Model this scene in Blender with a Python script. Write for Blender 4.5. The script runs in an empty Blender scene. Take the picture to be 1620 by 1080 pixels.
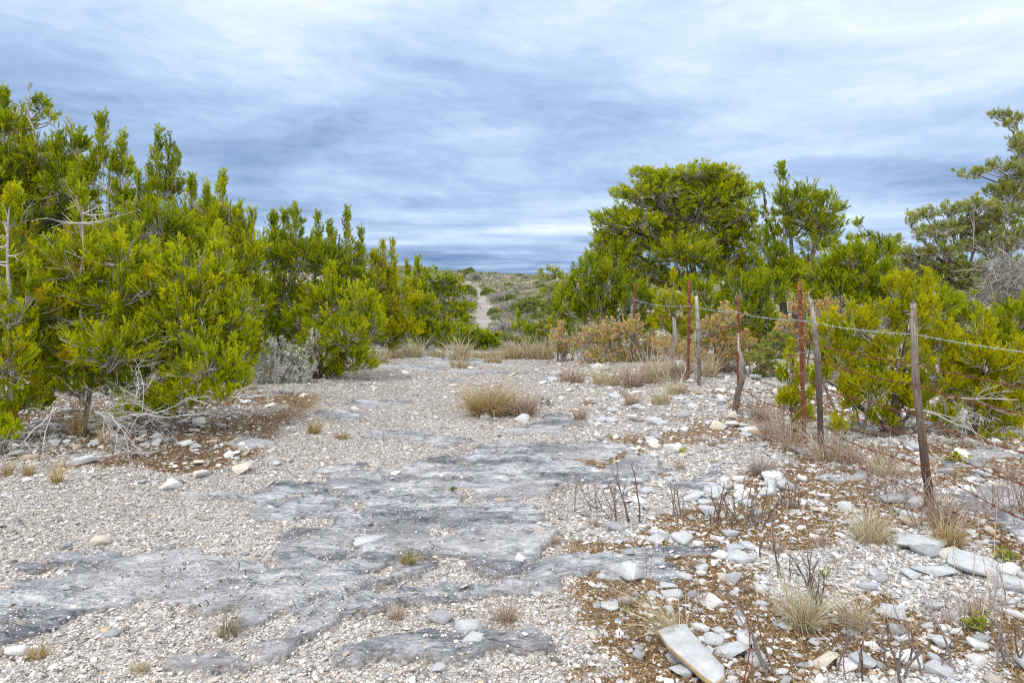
import bpy, math
import numpy as np
from math import radians as R
scene = bpy.context.scene
C = scene.collection
EYE = 1.6; F = 1080.0; HY = 450.0; CXP = 810.0

# ------------------------------------------------------------------ camera
cam = bpy.data.cameras.new("camera"); cam_o = bpy.data.objects.new("camera", cam); C.objects.link(cam_o)
cam_o.location = (0, 0, EYE); cam_o.rotation_euler = (R(90), 0, 0)
cam.sensor_width = 36; cam.lens = 24; cam.shift_y = -90/1620.0
cam.clip_start = 0.05; cam.clip_end = 6000
scene.camera = cam_o
scene.render.resolution_x = 1024; scene.render.resolution_y = 682

# ------------------------------------------------------------------ node helper
def N(nt, kind, ins=None, **props):
    n = nt.nodes.new(kind)
    for k, v in props.items(): setattr(n, k, v)
    for k, v in (ins or {}).items():
        s = n.inputs[k]
        if isinstance(v, bpy.types.NodeSocket): nt.links.new(v, s)
        else: s.default_value = v
    return n
def ramp(nt, fac, stops, interp='LINEAR'):
    n = nt.nodes.new('ShaderNodeValToRGB'); cr = n.color_ramp; cr.interpolation = interp
    while len(cr.elements) < len(stops): cr.elements.new(0.5)
    for e, (p, c) in zip(cr.elements, stops):
        e.position = p; e.color = (c[0], c[1], c[2], 1) if not isinstance(c, (int, float)) else (c, c, c, 1)
    nt.links.new(fac, n.inputs[0]); return n.outputs[0]
def mixc(nt, f, a, b, mode='MIX'):
    n = nt.nodes.new('ShaderNodeMix'); n.data_type = 'RGBA'; n.blend_type = mode
    for s, v in ((n.inputs[0], f), (n.inputs[6], a), (n.inputs[7], b)):
        if isinstance(v, bpy.types.NodeSocket): nt.links.new(v, s)
        else: s.default_value = v if isinstance(v, (int, float)) else (v[0], v[1], v[2], 1)
    return n.outputs[2]
def math_(nt, op, a, b=0.0, c=None):
    n = nt.nodes.new('ShaderNodeMath'); n.operation = op
    for i, v in enumerate((a, b, c)):
        if v is None: continue
        if isinstance(v, bpy.types.NodeSocket): nt.links.new(v, n.inputs[i])
        else: n.inputs[i].default_value = v
    return n.outputs[0]

# ------------------------------------------------------------------ sky
SUN_EL, SUN_AZ = 58.0, -150.0        # soft overcast sun, high and behind the camera to the left
w = bpy.data.worlds.new("World"); scene.world = w; w.use_nodes = True
nt = w.node_tree; nt.nodes.clear()
sky = N(nt, 'ShaderNodeTexSky', sky_type='NISHITA', sun_disc=False, sun_elevation=R(SUN_EL), sun_rotation=R(SUN_AZ))
tc = N(nt, 'ShaderNodeTexCoord')
sep = N(nt, 'ShaderNodeSeparateXYZ', {0: tc.outputs['Generated']})
X, Y, Z = sep.outputs
zz = math_(nt, 'ADD', math_(nt, 'MAXIMUM', Z, 0.0), 0.035)
u = math_(nt, 'DIVIDE', X, zz); v = math_(nt, 'DIVIDE', Y, zz)
pl = N(nt, 'ShaderNodeCombineXYZ', {0: math_(nt, 'MULTIPLY', u, 0.95), 1: v, 2: 0.0})
warp = N(nt, 'ShaderNodeTexNoise', {'Vector': pl.outputs[0], 'Scale': 0.35, 'Detail': 3.0})
wv = N(nt, 'ShaderNodeVectorMath', {0: warp.outputs['Color'], 1: (1.6, 1.6, 0)}, operation='MULTIPLY')
pw = N(nt, 'ShaderNodeVectorMath', {0: pl.outputs[0], 1: wv.outputs[0]}, operation='ADD')
n1 = N(nt, 'ShaderNodeTexNoise', {'Vector': pw.outputs[0], 'Scale': 0.60, 'Detail': 8.0, 'Roughness': 0.52})
# broad sheets laid by direction, so the bands keep their thickness towards the horizon
dl = N(nt, 'ShaderNodeCombineXYZ', {0: math_(nt, 'MULTIPLY', X, 2.9), 1: math_(nt, 'MULTIPLY', Z, 10.5), 2: math_(nt, 'MULTIPLY', Y, 0.6)})
n2 = N(nt, 'ShaderNodeTexNoise', {'Vector': dl.outputs[0], 'Scale': 0.9, 'Detail': 8.0, 'Roughness': 0.55, 'Distortion': 0.5})
dl3 = N(nt, 'ShaderNodeCombineXYZ', {0: math_(nt, 'MULTIPLY', X, 2.2), 1: math_(nt, 'MULTIPLY', Z, 60.0), 2: Y})
n3 = N(nt, 'ShaderNodeTexNoise', {'Vector': dl3.outputs[0], 'Scale': 1.0, 'Detail': 6.0, 'Roughness': 0.55})
# mean brightness with elevation
elev = ramp(nt, math_(nt, 'MULTIPLY', Z, 2.0), [(0.0, 0.22), (0.05, 0.31), (0.085, 0.42), (0.15, 0.66), (0.20, 0.54), (0.27, 0.47),
       (0.37, 0.52), (0.50, 0.62), (0.64, 0.78), (0.78, 0.93), (1.0, 1.0)])
low = N(nt, 'ShaderNodeMapRange', {'Value': Z, 'From Min': 0.03, 'From Max': 0.14, 'To Min': 1.0, 'To Max': 0.0}).outputs[0]
nz = math_(nt, 'ADD', math_(nt, 'MULTIPLY', math_(nt, 'SUBTRACT', n1.outputs[0], 0.5), 1.0), math_(nt, 'MULTIPLY', math_(nt, 'SUBTRACT', n2.outputs[0], 0.5), 0.95))
nz = math_(nt, 'ADD', nz, math_(nt, 'MULTIPLY', math_(nt, 'MULTIPLY', math_(nt, 'SUBTRACT', n3.outputs[0], 0.5), 1.1), low))
dl4 = N(nt, 'ShaderNodeCombineXYZ', {0: math_(nt, 'ADD', math_(nt, 'MULTIPLY', X, 13.0), math_(nt, 'MULTIPLY', Z, 6.0)), 1: math_(nt, 'MULTIPLY', Z, 34.0), 2: Y})
n4 = N(nt, 'ShaderNodeTexNoise', {'Vector': dl4.outputs[0], 'Scale': 1.0, 'Detail': 7.0, 'Roughness': 0.55, 'Distortion': 1.6})
nz = math_(nt, 'ADD', nz, math_(nt, 'MULTIPLY', math_(nt, 'SUBTRACT', n4.outputs[0], 0.47), 0.30))
side = math_(nt, 'MULTIPLY', X, 0.20)   # thinner, brighter cloud to the right
bright = math_(nt, 'ADD', math_(nt, 'ADD', elev, nz), side)
cloud = ramp(nt, bright, [(0.0, (0.12, 0.24, 0.51)), (0.3, (0.25, 0.375, 0.61)), (0.55, (0.43, 0.58, 0.85)), (0.8, (0.64, 0.80, 1.0)), (1.0, (0.86, 0.95, 1.04))])
zen = N(nt, 'ShaderNodeMapRange', {'Value': Z, 'From Min': 0.42, 'From Max': 0.75, 'To Min': 0.0, 'To Max': 1.0}).outputs[0]
cloud = mixc(nt, zen, cloud, (1.38, 1.40, 1.45))     # the overcast is thinnest and whitest overhead
rear = N(nt, 'ShaderNodeMapRange', {'Value': Y, 'From Min': -0.05, 'From Max': -0.6, 'To Min': 0.0, 'To Max': 1.0}).outputs[0]
cloud = mixc(nt, rear, cloud, (1.38, 1.37, 1.35))    # and towards the hidden sun behind the camera
cl10 = N(nt, 'ShaderNodeVectorMath', {0: cloud, 3: 10.0}, operation='SCALE')
fin = mixc(nt, 0.95, sky.outputs[0], cl10.outputs[0])
bg = N(nt, 'ShaderNodeBackground', {'Color': fin, 'Strength': 0.1})
N(nt, 'ShaderNodeOutputWorld', {0: bg.outputs[0]})
sun = bpy.data.lights.new("sun", 'SUN'); sun.energy = 1.75; sun.angle = R(12); sun.color = (1.0, 0.94, 0.86)
so = bpy.data.objects.new("sun", sun); C.objects.link(so)
so.rotation_euler = (R(90-SUN_EL), 0, R(-32)); so.location = (-20, -20, 40)
scene.view_settings.view_transform = 'Standard'; scene.view_settings.look = 'None'
scene.view_settings.exposure = 0.12; scene.view_settings.gamma = 1.0
scene.render.engine = 'CYCLES'; scene.cycles.use_denoising = False; scene.cycles.filter_width = 1.15; scene.cycles.max_bounces = 6; scene.cycles.transmission_bounces = 4; scene.cycles.sample_clamp_indirect = 4.0

# ------------------------------------------------------------------ numpy noise
_tab = np.random.RandomState(7).rand(256, 256).astype(np.float64)
def vn(x, y):
    x = np.asarray(x, float); y = np.asarray(y, float)
    xi = np.floor(x).astype(int); yi = np.floor(y).astype(int); fx = x-xi; fy = y-yi
    fx = fx*fx*(3-2*fx); fy = fy*fy*(3-2*fy)
    a = _tab[xi & 255, yi & 255]; b = _tab[(xi+1) & 255, yi & 255]; c = _tab[xi & 255, (yi+1) & 255]; d = _tab[(xi+1) & 255, (yi+1) & 255]
    return (a*(1-fx)+b*fx)*(1-fy)+(c*(1-fx)+d*fx)*fy
def fbm(x, y, o=4, g=0.5):
    s = 0; a = 1; t = 0
    for i in range(o):
        s = s + a*vn(x*2**i+17.3*i, y*2**i+5.1*i); t += a; a *= g
    return s/t
def sstep(a, b, x):
    t = np.clip((x-a)/(b-a), 0, 1); return t*t*(3-2*t)

# ------------------------------------------------------------------ terrain functions
_Y = np.array([-60, -10, 14, 16, 18, 21, 26, 35, 50, 75, 110, 140, 175, 205, 240, 275, 300, 330, 420, 800, 5000.])
_Z = np.array([.3, 0, 0, -.03, -.16, -.5, -1.15, -2.1, -2.9, -2.7, -1.9, -1.25, -.3, 1.4, 4.2, 6.6, 7.0, 6.8, 2, -8, -30.])
# bedrock sheets: each an ellipse on the ground given by where it lies (u = x/y, v = 1/y)
BED = [(190, 918, 190, 52, 0.02), (80, 972, 130, 22, .05), (330, 935, 110, 45, .05), (480, 905, 110, 50, -.12), (600, 880, 90, 40, -.2),
       (700, 825, 160, 50, 0), (790, 845, 90, 32, -.05), (640, 790, 90, 30, -.1), (590, 775, 60, 20, 0),
       (640, 945, 130, 22, -.14), (760, 925, 130, 26, -.2), (880, 905, 110, 24, -.14), (1010, 876, 70, 14, -.2), (930, 925, 70, 22, -.1),
       (430, 1030, 150, 42, -.15), (330, 1060, 90, 26, 0), (540, 1010, 60, 22, -.2), (770, 1065, 100, 30, 0), (650, 1072, 70, 16, 0),
       (420, 806, 110, 13, .0), (330, 800, 60, 8, 0), (400, 703, 55, 9, -.05), (460, 783, 60, 14, 0), (560, 745, 70, 12, 0), (680, 705, 40, 9, 0), (620, 690, 50, 8, 0),
       (760, 755, 110, 26, 0), (860, 735, 90, 26, 0), (930, 712, 90, 13, 0), (960, 750, 70, 20, -.1), (700, 780, 60, 16, 0),
       (712, 604, 34, 5, 0), (860, 680, 70, 13, -.1), (600, 640, 60, 6, 0), (730, 572, 80, 5, 0), (660, 583, 60, 5, 0), (780, 588, 50, 4, 0), (560, 660, 45, 6, 0),
       (840, 655, 40, 5, 0), (780, 720, 50, 10, 0), (1560, 800, 90, 24, .1), (1600, 850, 60, 18, .2), (1560, 740, 60, 8, .0), (1090, 762, 60, 8, 0), (1320, 755, 50, 8, 0)]
def bed(x, y):
    x = np.asarray(x, float); yy = np.maximum(np.asarray(y, float), 1.0)
    px = CXP+F*x/yy; py = HY+F*EYE/yy
    wx = (fbm(x*1.6, yy*1.6, 4)-.5); wy = (fbm(x*1.6+40, yy*1.6+9, 4)-.5)
    px = px+wx*(260*4/np.maximum(yy, 3)); py = py+wy*(110*16/np.maximum(yy, 3)**2)
    m = np.full(np.shape(px), -9.0)
    for cx, cy, a, b, s in BED:
        dy = py-(cy+s*(px-cx)); m = np.maximum(m, 1-np.sqrt(((px-cx)/a)**2+(dy/b)**2))
    m = m*(0.8)
    m = np.minimum(m+.06, .40)+(fbm(x*2.3+7, yy*3.4, 4, .6)-.565)*1.2
    return sstep(-0.03, 0.07, m+(fbm(x*9, yy*9, 3)-.5)*.35)*(py < 1180)
def track(x, y):      # 1 on the gravel track, 0 off it
    c = np.interp(y, [0, 3, 6, 10, 16, 60, 170, 220, 300], [-1.6, -1.3, -.9, -.6, -.55, -2.4, -7.1, -14, -22])
    hw = np.interp(y, [0, 6, 16, 35, 50, 170, 230, 300], [2.4, 2.3, 2.0, 1.4, .85, .95, .3, 0])
    return sstep(hw+.7, hw-.5, np.abs(x-c)+(fbm(x*.9, y*.9, 3)-.5)*1.3)
def litter(x, y):     # brown leaf litter and dry ground cover
    n = fbm(x*1.3+3, y*1.3, 5, .6)
    right = sstep(.05, .16, x/np.maximum(y, 1)+0.02)*sstep(9.5, 6.2, y)
    right = np.maximum(right, sstep(2.0, 3.2, x)*.8)
    left = sstep(-.34, -.5, x/np.maximum(y, 1))*sstep(5.45, 6.3, y)
    left = np.maximum(left, sstep(-2.2, -3.4, x)*sstep(6.2, 7.5, y))
    l = sstep(.415, .51, n)*right
    left = sstep(-.30, -.42, x/np.maximum(y, 1)-(y-6.6)*.035)*sstep(5.45, 5.95, y+(n-.5)*1.6)*sstep(10.5, 8.5, y)*(.45+.5*sstep(.36, .5, n)); l = l*sstep(11.5, 9.5, y)
    return np.clip(np.maximum(l, left), 0, 1)
def hgt(x, y, fine=True):
    x = np.asarray(x, float); y = np.asarray(y, float)
    z = np.interp(y, _Y, _Z)
    far = sstep(17, 40, y)
    z = z+far*(fbm(x*.03, y*.03, 4)-.5)*np.interp(y, [17, 60, 200, 600], [.2, .6, 1.5, 6])
    z = z-sstep(-70, 160, x+np.minimum(y, 300)*.1)*sstep(120, 280, y)*4.0+sstep(20, -120, x)*sstep(100, 260, y)*.6
    near = 1-sstep(14, 20, y)
    z = z+near*((fbm(x*.5, y*.5, 3)-.5)*.10)
    # stony banks either side of the track
    z = z+near*(sstep(-2.0, -3.6, x+.12*(y-6)*-1)*.10+sstep(1.3, 3.0, x)*.05)
    if fine:
        b = bed(x, y)*near
        z = z+b*(.014+.065*(fbm(x*1.1+9, y*2.0, 4)-.42))+b*(fbm(x*4, y*8, 6, .62)-.5)*.03
        st = fbm(x*.9+5, y*1.8, 3)*9
        z = z+b*.016*sstep(.35, .65, st-np.floor(st))
        z = z+(1-b)*near*(fbm(x*6, y*6, 4, .7)-.5)*.022
    return z

# ------------------------------------------------------------------ mesh accumulation
class M:
    def __init__(s): s.v = []; s.q = []; s.t = []; s.c = []; s.n = 0
    def add(s, v, q=None, t=None, c=None):
        v = np.asarray(v, np.float32).reshape(-1, 3)
        if q is not None and len(q): s.q.append(np.asarray(q, np.int64).reshape(-1, 4)+s.n)
        if t is not None and len(t): s.t.append(np.asarray(t, np.int64).reshape(-1, 3)+s.n)
        cc = np.ones((len(v), 4), np.float32)
        if c is not None: cc[:, :3] = np.asarray(c, np.float32).reshape(-1, 3) if np.ndim(c) > 1 else c
        s.c.append(cc); s.v.append(v); s.n += len(v)
    def mesh(s, name, mat, smooth=False):
        me = bpy.data.meshes.new(name)
        if not s.v: me.materials.append(mat); return me
        v = np.concatenate(s.v); q = np.concatenate(s.q) if s.q else np.zeros((0, 4), int); t = np.concatenate(s.t) if s.t else np.zeros((0, 3), int)
        me.vertices.add(len(v)); me.vertices.foreach_set('co', v.ravel())
        li = np.concatenate([q.ravel(), t.ravel()]).astype(np.int32)
        me.loops.add(len(li)); me.loops.foreach_set('vertex_index', li)
        nf = len(q)+len(t); me.polygons.add(nf)
        st = np.concatenate([np.arange(len(q))*4, len(q)*4+np.arange(len(t))*3]).astype(np.int32)
        me.polygons.foreach_set('loop_start', st)
        if smooth: me.polygons.foreach_set('use_smooth', np.ones(nf, bool))
        a = me.color_attributes.new('col', 'FLOAT_COLOR', 'POINT'); a.data.foreach_set('color', np.concatenate(s.c).ravel())
        me.materials.append(mat); me.update(calc_edges=True); me.validate()
        return me
    def build(s, name, mat, parent=None, loc=None, smooth=False):
        """verts are world coordinates; made local to the parent (or loc)"""
        o0 = np.array(parent['_o'] if parent is not None else (loc if loc is not None else (0, 0, 0)), np.float32)
        s.v = [a-o0 for a in s.v]
        ob = bpy.data.objects.new(name, s.mesh(name, mat, smooth)); C.objects.link(ob)
        if parent is not None: ob.parent = parent
        elif loc is not None: ob.location = loc
        return ob
def tag(o, label, cat, group=None, kind=None):
    if label: o['label'] = label
    if cat: o['category'] = cat
    if group: o['group'] = group
    if kind: o['kind'] = kind
    return o
def thing(name, label, cat, loc, group=None):
    o = bpy.data.objects.new(name, None); C.objects.link(o); o.location = loc; o.empty_display_size = .1
    o['_o'] = [float(a) for a in loc]; ALL.append(o)
    return tag(o, label, cat, group)
ALL = []
def norm(a): return a/np.maximum(np.linalg.norm(a, axis=-1, keepdims=True), 1e-9)
def tubes(m, P, Rr, S=4, col=None, cap=False):
    """P (n,k,3) polylines, Rr (n,k) radii"""
    P = np.asarray(P, float); Rr = np.asarray(Rr, float)
    n, k, _ = P.shape
    T = np.zeros_like(P); T[:, 1:-1] = P[:, 2:]-P[:, :-2]; T[:, 0] = P[:, 1]-P[:, 0]; T[:, -1] = P[:, -1]-P[:, -2]; T = norm(T)
    ref = np.where(np.abs(T[:, :1, 2:3]) > .9, np.array([[[1., 0, 0]]]), np.array([[[0, 0, 1.]]]))
    ref = np.broadcast_to(ref, T.shape)
    U = norm(np.cross(T, ref)); V = np.cross(T, U)
    a = np.arange(S)*2*np.pi/S
    ring = P[:, :, None]+Rr[:, :, None, None]*(U[:, :, None]*np.cos(a)[:, None]+V[:, :, None]*np.sin(a)[:, None])
    idx = np.arange(n*k*S).reshape(n, k, S)
    j = np.roll(np.arange(S), -1)
    q = np.stack([idx[:, :-1], idx[:, :-1][:, :, j], idx[:, 1:][:, :, j], idx[:, 1:]], -1).reshape(-1, 4)
    c = None
    if col is not None:
        c = np.asarray(col, float)
        if c.ndim == 2: c = np.repeat(c, k*S, axis=0)
        else: c = np.tile(c, (n*k*S, 1))
    m.add(ring.reshape(-1, 3), q, None, c)
    if cap:
        top = P[:, -1]; b = m.n
        m.add(top, None, None, None if c is None else c[:n])
        last = idx[:, -1]-n*k*S+b  # indices relative
        tri = np.stack([last, last[:, j], np.repeat((np.arange(n)+b)[:, None], S, 1)], -1).reshape(-1, 3)-m.n+n
        m.t.append(tri+(m.n-n))

# ------------------------------------------------------------------ materials
def mat(name, base, rough=.9, transl=0.0, noise=None, bump=None, spec=.2):
    """base: colour or 'col' to read the mesh colour attribute; noise=(scale,amount) multiplies value; bump=(scale,strength,dist)"""
    m = bpy.data.materials.new(name); m.use_nodes = True; t = m.node_tree; t.nodes.clear()
    if base == 'col': cs = N(t, 'ShaderNodeAttribute', attribute_name='col').outputs['Color']
    else: cs = N(t, 'ShaderNodeRGB').outputs[0]; cs.default_value = (*base, 1)
    tcn = N(t, 'ShaderNodeTexCoord').outputs['Object']
    if noise:
        nn = N(t, 'ShaderNodeTexNoise', {'Vector': tcn, 'Scale': noise[0], 'Detail': 5.0, 'Roughness': .65})
        k = ramp(t, nn.outputs[0], [(0.25, 1-noise[1]), (0.75, 1+noise[1]*.6)])
        cs = mixc(t, 1.0, cs, k, 'MULTIPLY')
    ins = {'Base Color': cs, 'Roughness': rough, 'Specular IOR Level': spec}
    if bump:
        bn = N(t, 'ShaderNodeTexNoise', {'Vector': tcn, 'Scale': bump[0], 'Detail': 6.0, 'Roughness': .7})
        ins['Normal'] = N(t, 'ShaderNodeBump', {'Height': bn.outputs[0], 'Strength': bump[1], 'Distance': bump[2]}).outputs[0]
    p = N(t, 'ShaderNodeBsdfPrincipled', ins); out = p.outputs[0]
    if transl:
        tr = N(t, 'ShaderNodeBsdfTranslucent', {'Color': cs})
        out = N(t, 'ShaderNodeMixShader', {0: transl, 1: out, 2: tr.outputs[0]}).outputs[0]
    N(t, 'ShaderNodeOutputMaterial', {0: out})
    return m
M_LEAF = mat('juniper_foliage', 'col', .8, .48, spec=.08)
M_BARK = mat('grey_bark', 'col', .95, 0, (18, .45), (40, .6, .01))
M_TWIG = mat('dead_twigs', 'col', .95, 0)
M_GRASS = mat('dry_grass', 'col', .85, .25)
M_STONE = mat('limestone', 'col', .9, 0, (14, .30), (55, .55, .008))
M_PEB = mat('gravel_chips', 'col', .9, 0, (30, .18))
M_LIT = mat('leaf_litter', 'col', .95, .1)

# ground: bedrock, gravel and soil told apart by masks stored on the mesh
def ground_mat():
    m = bpy.data.materials.new('stony_ground'); m.use_nodes = True; t = m.node_tree; t.nodes.clear()
    at = N(t, 'ShaderNodeAttribute', attribute_name='col').outputs['Color']
    sp = N(t, 'ShaderNodeSeparateColor', {0: at}); bedm, litm, farm = sp.outputs
    P = N(t, 'ShaderNodeTexCoord').outputs['Object']
    def vor(scale, feat='F1', rnd=1.0):
        return N(t, 'ShaderNodeTexVoronoi', {'Vector': P, 'Scale': scale, 'Randomness': rnd}, feature=feat)
    def noi(scale, det=5.0, r=.6, vec=None, dist=0.0):
        return N(t, 'ShaderNodeTexNoise', {'Vector': vec or P, 'Scale': scale, 'Detail': det, 'Roughness': r, 'Distortion': dist}).outputs[0]
    # gravel
    v1 = vor(75); v2 = vor(28)
    r1 = N(t, 'ShaderNodeSeparateColor', {0: v1.outputs['Color']}).outputs[0]
    r2 = N(t, 'ShaderNodeSeparateColor', {0: v2.outputs['Color']}).outputs[1]
    st = [(0.0, (.11, .095, .085)), (.22, (.24, .21, .19)), (.5, (.40, .37, .345)), (.75, (.52, .50, .475)), (1.0, (.68, .67, .65))]
    g1 = ramp(t, r1, st); g2 = ramp(t, r2, st)
    gv = mixc(t, .4, g1, g2)
    edge = ramp(t, v1.outputs['Distance'], [(.0, 1.0), (.55, .9), (.9, .45)])
    gv = mixc(t, 1.0, gv, edge, 'MULTIPLY')
    big = ramp(t, noi(.9, 4), [(.3, .82), (.7, 1.12)])
    gv = mixc(t, 1.0, gv, big, 'MULTIPLY')
    # bedrock: grey limestone sheet, streaked and weathered
    mp = N(t, 'ShaderNodeMapping', {'Vector': P, 'Rotation': (0, 0, R(12)), 'Scale': (1.0, 2.6, 1.0)}).outputs[0]
    nb = noi(3.4, 10, .72, mp, .15); nb2 = noi(24, 8, .75, mp); nb3 = noi(.9, 3, .5)
    br = ramp(t, math_(t, 'ADD', math_(t, 'MULTIPLY', nb, .55), math_(t, 'MULTIPLY', nb2, .45)),
              [(.375, (.06, .064, .075)), (.44, (.16, .168, .19)), (.505, (.33, .345, .38)), (.575, (.56, .575, .61)), (.66, (.74, .74, .74))])
    br = mixc(t, ramp(t, nb3, [(.46, 0.0), (.64, .45)]), br, (.50, .50, .50))
    br = mixc(t, ramp(t, noi(1.15, 4, .55, mp), [(.50, 0.0), (.62, .75)]), br, mixc(t, 1.0, br, (.38, .39, .42), 'MULTIPLY'))
    stain = ramp(t, noi(3.1, 4, .5, None, .3), [(.655, 0.0), (.70, .75)])
    br = mixc(t, stain, br, (.56, .47, .33))
    ck = N(t, 'ShaderNodeTexVoronoi', {'Vector': N(t, 'ShaderNodeVectorMath', {0: mp, 1: N(t, 'ShaderNodeVectorMath', {0: N(t, 'ShaderNodeTexNoise', {'Vector': P, 'Scale': 3.0, 'Detail': 4.0}).outputs['Color'], 1: (.35, .35, .0)}, operation='MULTIPLY').outputs[0]}, operation='ADD').outputs[0], 'Scale': 1.3}, feature='DISTANCE_TO_EDGE').outputs['Distance']
    crack = ramp(t, ck, [(0.0, 1.0), (.006, .0)])
    crack = math_(t, 'MULTIPLY', crack, ramp(t, noi(1.7, 2), [(.50, 0.0), (.58, .85)]))
    br = mixc(t, crack, br, (.05, .048, .045))
    # litter / soil
    ln = noi(38, 6, .75)
    li = ramp(t, ln, [(.32, (.07, .048, .030)), (.5, (.20, .13, .072)), (.66, (.38, .28, .17))])
    base = mixc(t, bedm, gv, br)
    base = mixc(t, ramp(t, math_(t, 'ADD', litm, math_(t, 'MULTIPLY', math_(t, 'SUBTRACT', ln, .5), .5)), [(.35, 0.0), (.6, 1.0)]), base, li)
    # far ground: pale rock, dry grass and scrub soil in patches
    fn = noi(.35, 8, .65)
    fc = ramp(t, fn, [(.36, (.16, .145, .10)), (.47, (.26, .235, .18)), (.56, (.38, .35, .31)), (.66, (.60, .58, .56))])
    base = mixc(t, farm, base, fc)
    hb = math_(t, 'ADD', math_(t, 'MULTIPLY', v1.outputs['Distance'], -.006), math_(t, 'MULTIPLY', v2.outputs['Distance'], -.012))
    hr = math_(t, 'ADD', math_(t, 'MULTIPLY', nb, .03), math_(t, 'MULTIPLY', nb2, .010))
    hr = math_(t, 'ADD', hr, math_(t, 'MULTIPLY', noi(70, 4, .7), .006))
    hr = math_(t, 'SUBTRACT', hr, math_(t, 'MULTIPLY', crack, .01))
    hm = N(t, 'ShaderNodeMix', {0: bedm, 2: hb, 3: hr}).outputs[0]
    hm = math_(t, 'ADD', hm, math_(t, 'MULTIPLY', math_(t, 'MULTIPLY', ln, litm), .02))
    bp = N(t, 'ShaderNodeBump', {'Height': hm, 'Strength': .9, 'Distance': 1.0}).outputs[0]
    p = N(t, 'ShaderNodeBsdfPrincipled', {'Base Color': base, 'Roughness': .92, 'Normal': bp, 'Specular IOR Level': .2})
    N(t, 'ShaderNodeOutputMaterial', {0: p.outputs[0]}); return m

def build_ground():
    ys = list(np.linspace(-50, 1.0, 18)); y = 1.0
    while y < 2.2: y += .08; ys.append(y)
    while y < 17.5: y *= 1.0042; ys.append(y)
    while y < 60: y *= 1.014; ys.append(y)
    while y < 420: y *= 1.02; ys.append(y)
    while y < 5000: y *= 1.12; ys.append(y)
    ys = np.array(ys)
    uu = np.concatenate([np.linspace(-3.5, -1.05, 14)[:-1], np.linspace(-1.05, 1.05, 520), np.linspace(1.05, 3.5, 14)[1:]])
    hw = np.where(ys > -2, 1.6+np.maximum(ys, 0)*.82, np.where(ys > -5, 3+np.abs(ys)*.6, 30))
    Xg = uu[None]*hw[:, None]; Yg = np.repeat(ys[:, None], len(uu), 1)
    Zg = hgt(Xg, Yg)
    b = bed(Xg, Yg)*(1-sstep(15, 19, Yg)); l = litter(Xg, Yg)
    far = sstep(15.5, 24, Yg)*(1-.75*track(Xg, Yg)*sstep(30, 60, Yg))
    n, k = Xg.shape; idx = np.arange(n*k).reshape(n, k)
    q = np.stack([idx[:-1, :-1], idx[:-1, 1:], idx[1:, 1:], idx[1:, :-1]], -1).reshape(-1, 4)
    m = M(); m.add(np.stack([Xg, Yg, Zg], -1).reshape(-1, 3), q, None, np.stack([b, l*(1-b), far], -1).reshape(-1, 3))
    o = m.build('ground', ground_mat(), smooth=True); o['kind'] = 'structure'
build_ground()

# ------------------------------------------------------------------ stones
rs = np.random.RandomState(11)
_box = np.array([[x, y, z] for x in (-1, 1) for y in (-1, 1) for z in (-1, 1)], float)
_boxq = np.array([[0, 1, 3, 2], [4, 6, 7, 5], [0, 4, 5, 1], [2, 3, 7, 6], [0, 2, 6, 4], [1, 5, 7, 3]])
PT = []
for i in range(60):
    v = _box*np.array([1, rs.uniform(.55, .95), rs.uniform(.3, .7)]); v = v*(1+rs.uniform(-.38, .12, v.shape)); v[1::2, :2] *= rs.uniform(.55, .9)
    PT.append(v*.5)
PT = np.array(PT)
PEBC = np.array([(.68, .64, .595), (.61, .55, .495), (.79, .78, .755), (.46, .405, .36), (.38, .385, .405), (.68, .70, .73), (.26, .24, .22), (.58, .43, .30), (.54, .56, .60)])
def chip_cols(n, wts, rr):
    c = PEBC[rr.choice(len(PEBC), n, p=np.array(wts)/sum(wts))]
    return np.clip(c*rr.uniform(.62, 1.18, (n, 1)), 0, .85)
W_TRACK = [5, 3.5, 3.4, 2.6, 1.8, 1.8, 1.3, .3, 1.6]; W_SIDE = [2.5, .8, 5, .5, 1.2, 6, .35, .22, 4.5]
def scatter(n, y0, y1, a, smin, smax, pw, seed, keep, wts, flat=.7):
    rr = np.random.RandomState(seed)
    # pdf over y ~ y^(1-a): choose by inverse transform
    U = rr.rand(n); e = 2-a
    y = (y0**e+U*(y1**e-y0**e))**(1/e) if abs(e) > 1e-6 else y0*(y1/y0)**U
    x = rr.uniform(-1, 1, n)*(y*.82+2.2); k0 = (np.abs(x) < y*.82+.2) | (rr.rand(n) < .5); x = x[k0]; y = y[k0]; n = len(x)
    k = rr.rand(n) < keep(x, y); x = x[k]; y = y[k]; n = len(x)
    s = smin*(1-rr.rand(n)*(1-(smin/smax)**pw))**(-1/pw)
    tmp = PT[rr.randint(0, len(PT), n)].copy()
    tmp[:, :, 2] *= flat
    ang = rr.uniform(0, 2*np.pi, n); ca, sa = np.cos(ang), np.sin(ang)
    vx = tmp[:, :, 0]*ca[:, None]-tmp[:, :, 1]*sa[:, None]; vy = tmp[:, :, 0]*sa[:, None]+tmp[:, :, 1]*ca[:, None]; vz = tmp[:, :, 2]
    tx, ty = rr.normal(0, .22, n), rr.normal(0, .22, n)
    vz = vz+vx*tx[:, None]+vy*ty[:, None]
    V = np.stack([vx, vy, vz], -1)*s[:, None, None]
    z = hgt(x, y)+s*flat*.16
    V += np.stack([x, y, z], -1)[:, None]
    q = (_boxq[None]+(np.arange(n)*8)[:, None, None]).reshape(-1, 4)
    sd = sstep(.02, .20, x/y)*.95
    c = np.where((rr.rand(n) < np.maximum(sd, .0+.7*(x < -.36*y)*(y > 6)))[:, None], chip_cols(n, W_SIDE, rr), chip_cols(n, wts, rr))
    return V.reshape(-1, 3), q, np.repeat(c, 8, axis=0), n
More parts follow.
